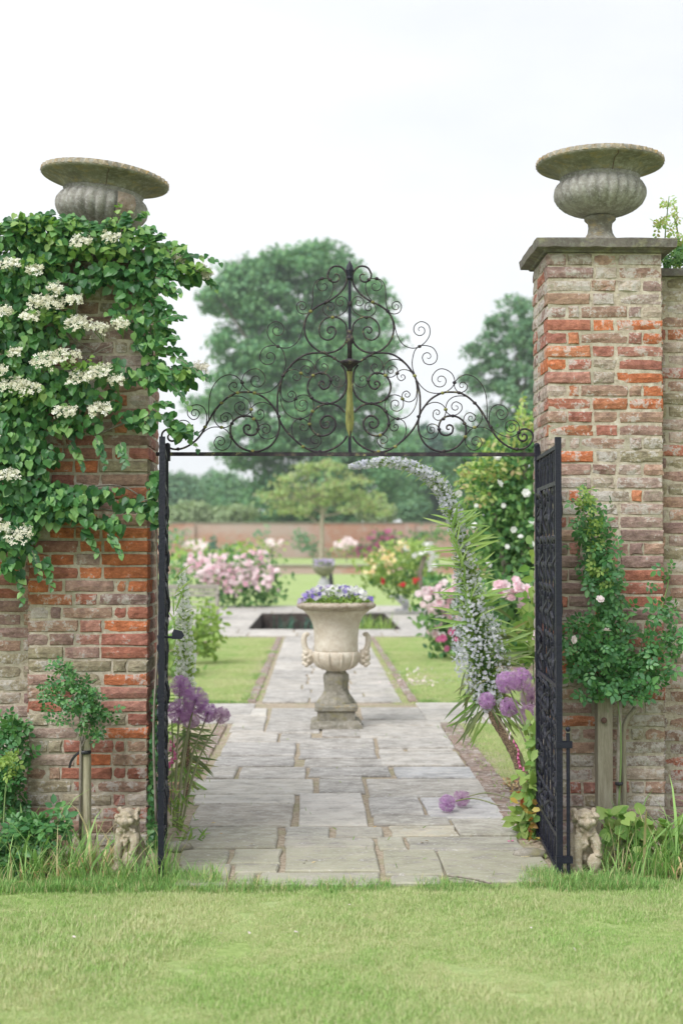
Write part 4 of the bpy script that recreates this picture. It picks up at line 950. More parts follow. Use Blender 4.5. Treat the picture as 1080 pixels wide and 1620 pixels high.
# ------------------------------------------------------------------ lion statues
def lion(label, base, hgt, turn, shield_side):
    t = thing('lion_statue', label, 'lion statue', tuple(base), 'small stone lions at the gate')
    b = MB(); B = b.ball; k = 1.0; S = shield_side
    B((0, .02, .10), (.075, .080, .095)); B((0, -.005, .19), (.058, .058, .085)); B((0, -.03, .20), (.05, .045, .075))       # haunch, chest
    for s in (-1, 1):
        B((s * .052, .0, .065), (.036, .062, .062)); B((s * .056, -.065, .02), (.022, .032, .018))                             # thigh, hind paw
    b.tube([(-S * .036, -.045, .19), (-S * .042, -.06, .12), (-S * .040, -.064, .05), (-S * .040, -.075, .02)], [.030, .024, .020, .022], 8); B((-S * .040, -.085, .016), (.023, .03, .016))
    b.tube([(S * .038, -.045, .19), (S * .052, -.07, .15), (S * .05, -.085, .115)], [.030, .025, .022], 8); B((S * .048, -.098, .105), (.024, .022, .018))
    B((0, -.035, .275), (.052, .055, .052)); B((0, -.088, .258), (.028, .030, .024)); B((0, -.085, .242), (.022, .024, .014)); B((0, -.112, .265), (.012, .008, .008))     # head, muzzle, jaw, nose
    B((0, -.078, .285), (.013, .020, .02))
    for s in (-1, 1):
        B((s * .024, -.080, .292), (.016, .012, .008)); B((s * .030, -.074, .262), (.018, .02, .02)); B((s * .05, -.02, .312), (.016, .012, .016))
        B((s * .022, -.082, .279), (.007, .005, .005))
    B((0, -.07, .305), (.03, .02, .012))
    for i in range(58):                                                                                            # mane locks
        a = random.uniform(0, 6.283); f = random.random()
        if f < .55:
            a = random.uniform(-3.6, .45); rad = random.uniform(.045, .060); x = rad * math.cos(a); z = .278 + rad * math.sin(a); y = -.035 + random.uniform(-.02, .03)
        else: x = random.uniform(-.048, .048); z = random.uniform(.14, .235); y = -.075 + .4 * abs(x) + random.uniform(-.004, .004)
        b.tube([(x, y, z + .012), (x * 1.05 + random.uniform(-.006, .006), y - .006, z - .004), (x * 1.02, y, z - .022)], [.006, .0095, .003], 6)
    q = b.mesh('src'); so_ = bpy.data.objects.new('src', q); COL.objects.link(so_)
    md = so_.modifiers.new('r', 'REMESH'); md.mode = 'VOXEL'; md.voxel_size = .0042; md.use_smooth_shade = True
    m2 = so_.modifiers.new('s', 'SMOOTH'); m2.factor = .4; m2.iterations = 1
    dg = bpy.context.evaluated_depsgraph_get(); dg.update(); me = bpy.data.meshes.new_from_object(so_.evaluated_get(dg)); me.name = 'body'
    bpy.data.objects.remove(so_); me.materials.clear(); me.materials.append(MAT['lion'])
    sc = hgt / .325; M = Matrix.Translation(base) @ Matrix.Rotation(turn, 4, 'Z') @ Matrix.Diagonal((sc, sc, sc, 1))
    o = inst('body', me, t, M); me.polygons.foreach_set('use_smooth', [True] * len(me.polygons))
    b = MB(); cx, cy, cz = S * .030, -.105, .065
    V = [(cx, cy - .012, cz)] ; m = 12
    for r_, y_ in ((.6, -.009), (1., 0), (1.0, .012)):
        for k in range(m):
            a = 2 * math.pi * k / m; w_ = .036 * (1 if math.sin(a) > -.2 else .8); V.append((cx + r_ * w_ * math.cos(a), cy + y_, cz + r_ * .048 * math.sin(a)))
    b.add(V, [(0, 1 + k, 1 + (k + 1) % m) for k in range(m)] + [(1 + a * m + k, 1 + (a + 1) * m + k, 1 + (a + 1) * m + (k + 1) % m, 1 + a * m + (k + 1) % m) for a in (0, 1) for k in range(m)])
    b.build('shield', MAT['lion'], t, True, M)
    b = MB(); b.box(-.085, .085, -.12, .10, -.02, .012); b.build('plinth', MAT['lion'], t, False, M)
lr = at(922, 1335, 7.62); ll = at(204, 1335, 7.62)
lion('small stone lion sitting in the grass right of the gate beside the drop bolt', Vector((lr.x, 7.62, .02)), .345, R(4), 1)
lion('small stone lion sitting in long grass at the foot of the left pier', Vector((ll.x, 7.68, .03)), .335, R(-14), 1)

# ------------------------------------------------------------------ leafy things
def ppx(x, y, Y): return np.array(at(x, y, Y))
def blob_pts(blobs, Y, thick, dens, ragged=False):
    """points through several ellipses given in photograph pixels at depth Y"""
    out = []
    for bl in blobs:
        x, y, rx, ry = bl[:4]; yy = Y + (bl[4] if len(bl) > 4 else 0); d = dens * (bl[5] if len(bl) > 5 else 1)
        n = max(2, int(rx * ry * math.pi * d)); c = ppx(x, y, yy); s = yy / F
        u = rdir(n) * (rng.random((n, 1)) ** (1 / 3))
        if ragged: u = rng.normal(size=(n, 3)) * .52; u *= np.minimum(1, 1.45 / np.maximum(np.linalg.norm(u, axis=1, keepdims=True), 1e-6))
        out.append(c + u * np.array([rx * s, thick, ry * s]))
    return np.concatenate(out)
def hang(n, face=(0, -1, .45), down=.8, jf=.55, jt=.6):
    return unit(rdir(n) * jf + np.array(face)), rdir(n) * jt + np.array([0, -.15, -down])
def leaf_things(parent, name, tm, P, N_, T_, S, mat, limit=300, mats=None):
    """the leaves nearest the viewer each an object, the rest one mesh of kind stuff"""
    n = len(P); idx = np.argsort(P[:, 1] - .04 * np.asarray(S) / np.mean(S) * 5) ; big = idx[:limit]; rest = idx[limit:]
    me = []
    tv = np.array(tm[0], float)
    for k in range(6):
        q = tv.copy(); q[:, 2] += rng.normal(size=len(q)) * .02; q[:, 2] -= .10 * (k % 3) * q[:, 1] ** 2; q[:, 0] *= 1 + .08 * rng.normal()
        b = MB(); b.add(q, tm[1]); me.append(b.mesh(name, mat))
    M3 = frames(N_[big], T_[big])
    for i, k in enumerate(big):
        M = Matrix(M3[i].tolist()).to_4x4(); M.translation = Vector(P[k]); s = float(S[k])
        inst(name, random.choice(me), parent, M @ Matrix.Diagonal((s, s, s, 1)))
    if len(rest): scat_obj('leaf_mass', tm, P[rest], N_[rest], T_[rest], S[rest], mat, parent)

# --- climbing vine on the left pier
vine = thing('climbing_vine', 'leafy climber with cream flower heads smothering the top of the left pier and wall', 'climber', (-1.7, 8.1, 0))
VB = [(20,385,60,34),(80,375,60,26),(150,372,45,20),(110,385,80,20,0,.9),(205,388,50,18,0,.8),(60,410,60,20),(235,415,30,22),(180,425,30,12,0,.4),(262,405,45,26),(300,432,24,20,0,.8),(35,455,60,60),(105,450,50,24,0,.8),(150,430,50,18),(215,440,48,40),(238,520,30,58),(195,495,25,30,0,.5),
      (35,560,60,75),(100,520,34,40,0,.45),(245,590,26,30),(288,588,28,16,0,.9),(292,610,18,10),(28,660,55,60),(95,620,50,42,0,.9),(150,590,35,16,0,.6),(190,590,35,25,0,.6),(160,630,35,20,0,.6),(120,670,45,25,0,.7),(212,662,32,15,0,.9),(238,662,12,22,0,.8),(285,678,24,13,0,.9),(268,655,12,8),
      (25,750,50,60),(75,795,55,36),(20,850,42,42),(15,895,22,16),(115,790,50,30),(165,778,38,10,0,.9),(215,800,32,20,0,.8),(150,822,38,12,0,.8),(180,830,22,9),(246,790,9,42,-.02,1.1),(246,760,12,20),(10,690,30,40),(60,720,40,34,0,.7), (60,350,50,12,0,.7),(40,470,50,80,.15),(30,640,50,120,.15),(30,800,40,60,.12),(-60,420,60,60),(-60,560,60,90),(-60,740,60,100),(-60,870,50,40)]
P = blob_pts(VB, 8.04, .10, .0265)
# stronger forward bulge at the far left, keep leaves off the pier face
n = len(P); keep = P[:, 1] < 8.17; keep |= P[:, 0] < -1.66; keep |= P[:, 2] > 3.47; P = P[keep]; n = len(P)
N_, T_ = hang(n); S = .033 + .028 * rng.random(n)
leaf_things(vine, 'leaf', HEART, P, N_, T_, S, MAT['vine'])
YV = [(60,352,40,9),(30,345,30,8),(110,358,30,8),(180,352,20,8),(265,395,30,9),(90,350,40,7),(310,425,20,10),(110,375,60,20),(200,372,40,16),(30,360,50,14),(300,425,28,18),(160,400,60,14),(290,590,22,14),(85,500,40,14),(130,575,60,14),(40,625,40,14),(190,335,9,18,.1),(205,345,12,8,.1),(60,415,40,12),(285,402,25,10),(320,432,8,12)]
P = blob_pts(YV, 7.98, .09, .016); n = len(P); N_, T_ = hang(n, (0, -.7, .7), .3); scat_obj('young_leaf_mass', HEART, P, N_, T_, (.026 + .024 * rng.random(n)), MAT['vineold'], vine)
SP_P, SP_N, SP_T, SP_S = [], [], [], []; sb = MB()
def sprig(px, py, ang, L, Y=8.0, n=8):
    a = R(ang); c = Vector(at(px, py, Y + random.uniform(-.06, .06))); d = Vector((math.cos(a), random.uniform(-.5, .1), math.sin(a))); d.normalize()
    q = [c + d * L * t + Vector((0, -.0, -.35 * L * t * t)) for t in np.linspace(0, 1, 7)]; sb.tube(q, [.0028 - .0003 * i for i in range(7)], 4)
    for i in range(n):
        t = (i + .6) / n; p = c + d * L * t + Vector((0, 0, -.35 * L * t * t)); s_ = 1 if i % 2 else -1
        SP_P.append(tuple(p)); SP_T.append((d.x * .5 + s_ * d.z * .6 + random.uniform(-.3, .3), -.3, d.z * .3 - s_ * d.x * .3 - .45 + random.uniform(-.3, .2))); SP_N.append((random.uniform(-.5, .5), -.8, random.uniform(.1, .9))); SP_S.append(.026 + .026 * (1 - t) + .012 * random.random())
for i in range(30): x = random.uniform(-10, 250); sprig(x, np.interp(x, [0, 90, 200, 250], [366, 358, 372, 385]) + random.uniform(-2, 8), random.uniform(30, 130), random.uniform(.07, .17))
for i in range(16): y = random.uniform(390, 620); sprig(248 + random.uniform(-6, 6), y, random.uniform(-60, 35), random.uniform(.08, .20))
for x, y, a_, L_ in ((285,405,10,.24),(290,415,-25,.22),(300,430,-10,.16),(262,560,-15,.26),(268,585,5,.24),(262,600,-35,.2),(280,592,15,.2),(232,655,-5,.26),(262,668,-25,.22),(275,678,10,.14),(240,640,20,.14),(240,810,-30,.1),(200,385,60,.2),(196,360,80,.14),(210,350,50,.12),(70,880,-70,.15),(30,900,-80,.16),(50,870,-60,.14),(130,835,-50,.14),(170,845,-40,.13),(150,690,-60,.16),(190,700,-70,.12),(110,700,-50,.14)): sprig(x, y, a_, L_)
for i in range(26): sprig(random.uniform(0, 240), random.uniform(420, 820), random.uniform(-150, -20), random.uniform(.08, .16), 7.96) if False else None
scat_obj('sprig_leaf_mass', HEART, np.array(SP_P), np.array(SP_N), np.array(SP_T), np.array(SP_S), MAT['vine'], vine)
o = sb.build('sprig_stem', MAT['bark'], vine); o['kind'] = 'stuff'
FH = [(87,454,12),(60,473,14),(80,475,20),(118,470,12),(47,497,14),(122,505,18),(152,513,17),(190,509,13),(4,488,14),(70,566,20),(104,558,22),(127,592,20),(160,583,18),(183,598,11),(20,603,20),(44,608,18),(103,647,18),(158,642,17),(23,553,10),(55,422,13),(12,413,18),(128,377,16),(176,371,14),(14,748,17),(30,842,20),(2,830,10),(1,583,10),(-20,690,18),(-30,500,18)]
def flower_head(px, py, r, mat, name='flower_head', Y=7.90):
    c = ppx(px, py, Y); s = Y / F * r; n = int(16 + r * 2.6)
    a = rng.random(n) * 6.283; q = np.sqrt(rng.random(n)); q[: n // 2] = .7 + .4 * rng.random(n // 2)
    P = np.stack([c[0] + q * s * np.cos(a) * 1.05, c[1] + q * s * np.sin(a) * .8, c[2] + q * s * np.sin(a) * .50 + rng.normal(size=n) * .011 - .25 * s * q * q], 1)
    N_ = unit(rdir(n) * .45 + np.array([0, -.75, .6])); V1 = scat(FLOR4, P, N_, rdir(n), .0085 + .006 * rng.random(n))
    m = 60; a = rng.random(m) * 6.283; q = np.sqrt(rng.random(m)) * .85
    P2 = np.stack([c[0] + q * s * np.cos(a), c[1] + q * s * np.sin(a) * .7 + .008, c[2] + q * s * np.sin(a) * .38 - .006], 1)
    V2 = scat(FLOR4, P2, unit(rdir(m) * .6 + np.array([0, -.6, .8])), rdir(m), .0055)
    V, fl, lt = joined([V1, V2]); o = inst(name, fastmesh(name, V, fl, lt, mat), vine)
    b = MB(); e = Vector(c) + Vector((random.uniform(-.03, .03), .12, -.08))
    for k in range(5): b.tube([e, Vector(c) + Vector((random.uniform(-s, s) * .7, 0, -.012))], .0018, 4)
    b.build('stalk', MAT['gstem'], o)
for f in FH: flower_head(*f, MAT['cream'])
for f in ((318,578,11),(284,404,12),(312,420,13),(328,430,9),(268,398,10)): flower_head(*f, MAT['palecream'], Y=8.0)
for pts_ in ([(20,520),(60,470),(110,440),(140,415)],[(10,700),(70,640),(110,600),(150,560),(180,545)],[(40,560),(90,520),(120,540),(150,555)],[(150,690),(200,668),(250,655),(290,672)],[(200,610),(240,590),(280,583),(315,592)],[(60,800),(110,785),(160,768),(200,772),(235,795)],[(120,560),(122,480),(140,420),(148,400)],[(225,420),(238,520),(245,600)],[(230,420),(270,425),(315,425)],[(70,790),(130,800),(180,808),(215,812)],[(20,900),(40,760),(30,620),(40,450)],[(247,1300),(243,1150),(250,1000),(247,850),(245,740)]):
    b = MB(); q = catmull([at(x, y, 8.10 + .03 * random.random()) for x, y in pts_], 6); b.tube(q, [.008 - .005 * i / len(q) for i in range(len(q))], 6); b.build('woody_stem', MAT['bark'], vine, True)
# ivy creeping up behind the left gate leaf
ivy = thing('ivy', 'thin dark ivy creeping up the jamb behind the left gate leaf', 'ivy', (-.95, 8.4, 0))
P = blob_pts([(241,1290,8,70),(244,1200,7,60),(241,1340,12,40),(245,1120,4,40)], 8.25, .12, .10); P[:, 0] = np.clip(P[:, 0], -.955, None); n = len(P); N_, T_ = hang(n, (.4, -1, .3)); scat_obj('foliage', HEART, P, N_, T_, .026, MAT['rose'], ivy)

# --- rose bushes on the wall side
def bush(name, label, cat, blobs, Y, thick, dens, tm, size, mat, group=None, stems=(), flowers=(), face=(0, -1, .6), down=.1, parent=None, stem_r=.006, stem_mat='gstem', leafname='foliage'):
    c = ppx(blobs[0][0], blobs[0][1], Y)
    t = parent or thing(name, label, cat, (c[0], Y, 0), group)
    P = blob_pts(blobs, Y, thick, dens, True); n = len(P)
    N_ = unit(rdir(n) * .7 + np.array(face)); T_ = rdir(n) + np.array([0, -.2, -down])
    scat_obj(leafname, tm, P, N_, T_, size * (.7 + .6 * rng.random(n)), MAT[mat], t)
    for st in stems:
        b = MB(); q = catmull([at(*p, Y + random.uniform(-.02, .02)) for p in st], 5); b.tube(q, [stem_r * (1 - .6 * i / len(q)) for i in range(len(q))], 5); b.build('stem', MAT[stem_mat], t, True)
    return t
RB = [(925,790,10,22,0,.8),(932,830,20,26,0,.8),(948,868,22,26),(938,905,22,22),(955,930,28,30),(960,905,14,20),(962,985,45,30),(935,1030,38,36),(985,1045,45,40),(1040,1020,32,26,0,.7),(1052,960,18,20,0,.6),(1030,925,8,14,0,.3),(1055,905,10,14,0,.5),(950,1085,44,20),(1000,1085,45,24),(940,860,26,60,.03,.5),(912,1000,20,18,0,.6),(1078,1010,18,24,0,.8),(1040,1060,20,26,0,.6),(918,1060,20,25,0,.7)]
t = bush('climbing_rose', 'tall pale pink dog rose trained beside the grey post against the right pier', 'rose bush', RB, 8.0, .13, .021, COMP, .080, 'rose',
     stems=[[(978,1290),(982,1180),(975,1100),(950,1000),(930,850),(915,770)],[(978,1120),(990,1020),(970,900),(935,800)],[(985,1120),(1030,1010),(1055,930),(1056,905)],[(980,1110),(940,1020),(905,980)],[(985,1110),(1040,1040),(1075,1010)]])
P = blob_pts([(920,775,10,16),(938,840,14,26),(945,905,16,16),(930,800,14,18),(968,920,12,10)], 7.9, .08, .014); n = len(P); scat_obj('young_foliage', COMP, P, unit(rdir(n) * .6 + np.array([0, -.8, .8])), rdir(n), .065, MAT['light'], t)
for (x, y) in ((907,1012),(959,998),(949,948)):
    c = ppx(x, y, 7.82); V, fl, lt = scat(ROSE, [c], np.array([[random.uniform(-.3, .3), -1, .3]]), rdir(1), .024); inst('rose_bloom', fastmesh('rose_bloom', V, fl, lt, MAT['palepink']), t)
pp = thing('rose_post', 'square grey timber post with two rusty bolts against the right pier', 'post', tuple(at(955, 1340, 8.08)))
a, c = at(943, 1100, 8.08), at(966, 1100, 8.08); b = MB(); b.box(a.x, c.x, 8.04, 8.13, -.05, at(943, 1092, 8.04).z); b.build('timber', MAT['post'], pp)
for y in (1140, 1308): q = at(955, y, 8.03); b = MB(); b.lathe([(.0, 0), (.018, .002), (.015, .012), (.0, .016)], (0, 0, 0), 8); b.build('bolt', MAT['bolt'], pp, False, Matrix.Translation(q) @ Matrix.Rotation(R(90), 4, 'X'))
b = MB(); q = [at(978, 1340, 8.0), at(978, 1250, 8.0), at(979, 1180, 8.0), at(981, 1110, 8.0)]; b.tube(catmull(q, 4), .013, 8); b.build('main_trunk', MAT['bark'], t, True)
b = MB(); q = [at(988, 1340, 8.05), at(986, 1200, 8.05), at(987, 1150, 8.05), at(1005, 1120, 8.05)]; b.tube(catmull(q, 4), .016, 8); b.build('side_trunk', MAT['post'], t, True)
q = at(979, 1240, 7.98); b = MB(); b.lathe([(.022, -.008), (.024, 0), (.022, .008)], tuple(q), 10); b.build('rubber_tie', MAT['rubber'], t)

# left standard rose on stake
sr = bush('standard_rose', 'small green standard rose tied to a pale round stake in front of the left pier', 'rose bush',
     [(95,1055,12,8,0,1.2),(80,1085,16,12),(110,1080,18,14),(130,1085,18,14),(145,1105,22,18),(120,1115,22,16),(150,1130,20,16),(85,1110,14,12),(148,1155,14,14),(98,1135,16,8,0,.6),(105,1058,8,10),(165,1128,14,8,0,.6)], 7.95, .09, .032, COMP, .058, 'rose',
     stems=[[(130,1180),(125,1130),(108,1080),(100,1050)],[(130,1185),(122,1160),(95,1130)],[(131,1180),(145,1140),(155,1100)]], stem_mat='bark')
b = MB(); q = [at(127, 1330, 7.97), at(127, 1250, 7.97), at(128, 1180, 7.97), at(131, 1165, 7.97)]; b.tube(q, .0085, 7); b.build('rose_trunk', MAT['bark'], sr, True)
st = thing('stake', 'pale round timber stake holding the small standard rose by the left pier', 'stake', tuple(at(137, 1330, 8.0)))
b = MB(); b.tube([at(137, 1345, 8.0), at(136.5, 1168, 8.0)], [.0275, .027], 14); b.build('stake_pole', MAT['stake'], st, False)
q = at(135, 1190, 7.99); b = MB(); b.lathe([(.031, -.010), (.034, -.004), (.034, .004), (.031, .010)], tuple(q), 12); b.tube(catmull([q + Vector((-.03, -.01, 0)), q + Vector((-.055, -.02, -.02)), q + Vector((-.075, -.02, -.05)), q + Vector((-.085, -.02, -.085))], 5), .007, 6); b.build('rubber_tie', MAT['rubber'], st)
# left edge dark shrub against the wall
bush('rose_bush', 'dark green rose shoots rising at the far left against the recessed wall', 'rose bush', [(15,1140,22,22,0,.6),(20,1180,25,25,0,.8),(10,1230,28,30),(20,1280,28,25),(28,1150,14,12),(-30,1220,30,60)], 8.12, .1, .026, COMP, .085, 'rose', stems=[[(5,1330),(10,1230),(22,1130)],[(15,1330),(25,1240),(30,1170)]])
bush('rose_bush', 'pale young rose sprig in front of the dark shoots at the far left', 'rose bush', [(16,1205,18,14)], 7.9, .05, .035, COMP, .06, 'light', stems=[[(5,1330),(8,1260),(15,1205)]])
# rose tips above the right wall
bush('wall_top_rose', 'thin rose shoot sticking up above the right wall beside the upright vase', 'rose bush', [(1055,320,9,12,0,.9),(1068,345,14,16,0,.6),(1045,352,10,10,0,.6),(1040,360,8,8),(1075,400,20,24,0,1.6)], 8.9, .08, .045, COMP, .06, 'shruby', stems=[[(1050,440),(1052,370),(1058,310)],[(1075,440),(1072,370),(1065,340)]])
bush('wall_top_rose', 'bushy green growth spilling over the coping of the right wall', 'rose bush', [(1072,408,24,12,0,1.6),(1110,400,40,20),(1160,410,50,20)], 8.75, .12, .06, COMP, .05, 'shrub')

# ------------------------------------------------------------------ alliums
def allium_head(c, r, mat, parent, n=260):
    D = rdir(n); P = np.array(c) + D * r * (.86 + .16 * rng.random((n, 1)))
    a = scat(STAR6, P, unit(D + rdir(n) * .35), rdir(n), r * .19)
    thin = ([(-.5, 0, 0), (.5, 0, 0), (.5, 1, 0), (-.5, 1, 0)], [(0, 1, 2, 3)])
    L_ = np.linalg.norm(P - np.array(c), axis=1)
    q = scat(thin, np.tile(np.array(c), (n, 1)), rdir(n), D, np.stack([np.full(n, r * .022), L_, np.ones(n)], 1))
    V, fl, lt = joined([a, q]); return inst('flower_head', fastmesh('flower_head', V, fl, lt, mat), parent)
def allium(label, px, py, r, base, Y, mat='allium', bend=0):
    c = at(px, py, Y); bs = Vector((at(base[0], base[1], Y + .05).x, Y + .05, 0))
    t = thing('allium', label, 'allium', tuple(bs), 'round purple alliums by the gate')
    rr = r * Y / F; allium_head(c, rr, MAT[mat], t)
    m = (Vector(c) + bs) / 2 + Vector((bend, 0, .05)); b = MB(); q = catmull([bs, m, Vector(c)], 8)
    b.tube(q, [.0085 - .004 * i / len(q) for i in range(len(q))], 6); b.build('stem', MAT['stem'], t, True)
AL = [('tallest allium of the left clump, close against the gate leaf', 285, 1085, 16, (276, 1290), 8.95, 'allium', 0), ('largest purple allium in the middle of the left clump', 309, 1108, 20, (280, 1290), 8.85, 'allium', -.02),
      ('allium low in the left clump, half behind the gate leaf', 284, 1126, 19, (274, 1285), 8.9, 'allium', 0), ('allium just left of the outermost one in the left clump', 329, 1128, 15, (282, 1290), 8.8, 'allium', -.02), ('outermost allium of the left clump, leaning over the path', 351, 1132, 13, (285, 1295), 8.75, 'alliumold', -.03),
      ('allium lowest in the left clump, under the largest head', 302, 1138, 14, (279, 1290), 9.0, 'alliumold', 0),
      ('round purple allium in the upper left of the right clump', 801, 1080, 17, (852, 1290), 8.75, 'allium', .06), ('purple allium highest in the right clump beside the gate', 823, 1075, 18, (852, 1280), 8.9, 'allium', .03), ('small allium leaning left, lowest of the right clump, in front of the palm-like trunk', 770, 1109, 13, (856, 1330), 8.6, 'allium', .05),
      ('allium in the middle of the right clump behind the front heads', 805, 1119, 15, (850, 1290), 8.95, 'allium', .05), ('faded allium against the right gate leaf', 840, 1104, 17, (855, 1290), 9.0, 'alliumold', 0), ('faded allium under its neighbour against the right gate leaf', 838, 1132, 17, (855, 1290), 8.9, 'alliumold', 0)]
for l_, px, py, r, bs, Y, m_, bd in AL: allium(l_, px, py, r, bs, Y, m_, bd)
for (l_, px, py, r, m_, e) in (('fallen allium lying foremost on the paving slab', 707, 1271, 13, 'allium', (790, 1272)), ('fallen allium lying behind the other on the paving slab', 730, 1263, 13, 'alliumold', (812, 1262))):
    g = gnd(px, py + r, .04); rr = r * g.y / F; c = g + Vector((0, 0, rr * .98)); t = thing('fallen_allium', l_, 'allium', tuple(g), 'fallen alliums on the path')
    allium_head(c, rr, MAT[m_], t); e = gnd(e[0], e[1] + 3, .05); b = MB(); q = catmull([c, (Vector(c) + e) / 2 + Vector((0, .05, .03)), e], 6); b.tube(q, .005, 5); b.build('stem', MAT['stem'], t, True)

# ------------------------------------------------------------------ echiums
def spike(path, Y, rad, nfl, flmat, parent, nleaf, base_dark=True, fs=.0125, thick=1.0):
    P3 = catmull([at(x, y, Y) for x, y in path], 8); n = len(P3); A = np.array([tuple(p) for p in P3])
    T = np.gradient(A, axis=0); T = unit(T); s = Y / F
    rr = np.interp(np.linspace(0, 1, n), np.linspace(0, 1, len(rad)), rad) * s
    seg = np.linalg.norm(np.diff(A, axis=0), axis=1); cum = np.concatenate([[0], np.cumsum(seg)]); wgt = np.maximum(rr, rr.max() * .12) ** .75; cw_ = np.cumsum(wgt); cw_ /= cw_[-1]
    def samp(m, k0=.0, k1=1.):
        u = np.interp(k0 + (k1 - k0) * rng.random(m), cw_, np.arange(n)); i = np.clip(u.astype(int), 0, n - 2); f = (u - i)[:, None]
        return A[i] * (1 - f) + A[i + 1] * f, T[i], rr[i]
    c, t_, r_ = samp(nfl); D = rdir(nfl); D = unit(D - t_ * (D * t_).sum(1, keepdims=True) * .9); q = (.55 + .5 * rng.random(nfl))[:, None]
    P = c + D * r_[:, None] * q
    scat_obj('floret', FLOR5, P, unit(D + rdir(nfl) * .5), rdir(nfl), fs * (.7 + .5 * rng.random(nfl)), flmat, parent)
    m = int(nfl * .55); c, t_, r_ = samp(m); D = rdir(m); D = unit(D - t_ * (D * t_).sum(1, keepdims=True) * .9)
    scat_obj('bract', LANCE, c + D * r_[:, None] * .25 * rng.random((m, 1)), rdir(m), unit(D + t_ * .5), np.minimum(r_ * .8, .07) * (.8 + .5 * rng.random(m)) + .01, MAT['light'], parent)
    return A, T, rr, samp
eb = gnd(838, 1287); EY = 9.35
ech = thing('echium', 'towering echium with a curving pale lilac flower spike arching over the path', 'echium', tuple(eb))
b = MB(); q = catmull([at(x, y, EY) for x, y in ((842, 1300), (834, 1255), (820, 1205), (800, 1165), (783, 1138), (774, 1110))], 6); b.tube(q, [.040 - .010 * i / len(q) + .004 * (i % 2) for i in range(len(q))], 10); b.build('trunk', MAT['ebark'], ech, True)
EP = [(775,1125),(769,1085),(760,1035),(750,985),(741,930),(733,880),(722,830),(708,790),(692,765),(670,747),(640,735),(605,731),(575,735),(553,738)]
b = MB(); q = catmull([at(x, y, EY) for x, y in EP], 5); b.tube(q, [.022 * (1 - .85 * i / len(q)) for i in range(len(q))], 6); b.build('flower_stem', MAT['gstem'], ech, True)
RADP = [10, 34, 45, 43, 34, 24, 18, 15, 15, 14, 13, 11, 10, 9, 8, 6, 3]
P = blob_pts([(762,1040,24,46),(768,1085,22,26),(752,985,14,30)], EY + .02, .12, .16); n = len(P); scat_obj('inner_bract', LANCE, P, rdir(n), rdir(n) + np.array([0, 0, .5]), .055, MAT['shrub'], ech)
A_, T_, rr_, samp = spike(EP, EY, RADP, 3500, MAT['echfl'], ech, 0, fs=.0115)
def longleaf(parent, px, py, ang, L, Y, mat, droop=.12, wd=1.0, dy=0):
    """narrow leaf starting at a pixel, pointing at screen angle ang (degrees, 0 = right, 90 = up)"""
    c = at(px, py, Y + dy); d = Vector((math.cos(R(ang)), random.uniform(-.5, .2), math.sin(R(ang)))).normalized(); n = Vector((0, -1, .4)) + Vector(rdir(1)[0]) * .5
    M = Matrix(frames(np.array([tuple(n)]), np.array([tuple(d)]))[0].tolist()).to_4x4(); M.translation = c
    k = random.choice(LL[mat]); inst('leaf', k, parent, M @ Matrix.Diagonal((L * wd, L, L, 1)))
LL = {}
for mt in ('ech', 'echo'):
    LL[mt] = []
    for k in range(6):
        dr = .10 + .12 * k; b = MB(); V = []; nn = 7
        for i in range(nn):
            t = i / (nn - 1); w_ = .040 * math.sin(math.pi * min(1, .12 + t * .88)) ** .8 + (0 if t < 1 else -.0); z = -dr * t * t; sx = .04 * math.sin(k + t * 3)
            V += [(-w_ + sx, t * (1 - .1 * dr), z + w_ * .3), (sx, t * (1 - .1 * dr), z), (w_ + sx, t * (1 - .1 * dr), z + w_ * .3)]
        b.add(V, [(i * 3 + j, i * 3 + j + 1, (i + 1) * 3 + j + 1, (i + 1) * 3 + j) for i in range(nn - 1) for j in (0, 1)]); LL[mt].append(b.mesh('leaf', MAT[mt]))
for i in range(74):
    y = random.uniform(790, 985); x = np.interp(y, [790, 830, 880, 930, 985], [708, 722, 733, 741, 750]); s = random.choice((-1, 1, 1)); L = np.interp(y, [780, 850, 985], [.10, .22, .26]) * random.uniform(.6, 1.15)
    a = (random.uniform(8, 50) if s > 0 else random.uniform(150, 195)); longleaf(ech, x + s * random.uniform(0, 8), y, a, L, EY, 'ech', dy=random.uniform(-.08, .02))
for i in range(26):
    y = random.uniform(735, 790); x = np.interp(y, [735, 747, 765, 790], [640, 670, 692, 708]); longleaf(ech, x, y, random.choice((random.uniform(30, 80), random.uniform(170, 230))), random.uniform(.05, .11), EY, 'ech')
for i in range(64):
    y = random.uniform(1060, 1140); x = np.interp(y, [1060, 1125], [765, 776]) + random.uniform(-30, 30); s = -1 if x < 775 else 1
    longleaf(ech, x, y, random.uniform(200, 262) if s < 0 else random.uniform(278, 345), random.uniform(.15, .28), EY, random.choice(('ech', 'echo', 'echo')), dy=random.uniform(-.1, .1))
for i in range(30): y = random.uniform(960, 1060); longleaf(ech, 760 + random.uniform(0, 30), y, random.uniform(-40, 30), random.uniform(.2, .3), EY, random.choice(('ech', 'echo')), dy=random.uniform(0, .1))
for i in range(34):            # slender green leaflets in the middle of the spike
    y = random.uniform(800, 970); x = np.interp(y, [790, 830, 880, 930, 985], [708, 722, 733, 741, 750]); longleaf(ech, x, y + 30, random.uniform(70, 115), random.uniform(.10, .18), EY, 'ech', dy=-.08)
e2 = thing('echium', 'slim white-flowered echium spire standing just inside the left gate leaf', 'echium', (at(291, 1200, 10.2).x, 10.2, 0))
b = MB(); b.tube([at(292, 1250, 10.2), at(291, 1000, 10.2), at(288, 905, 10.2)], [.014, .01, .004], 6); b.build('flower_stem', MAT['gstem'], e2)
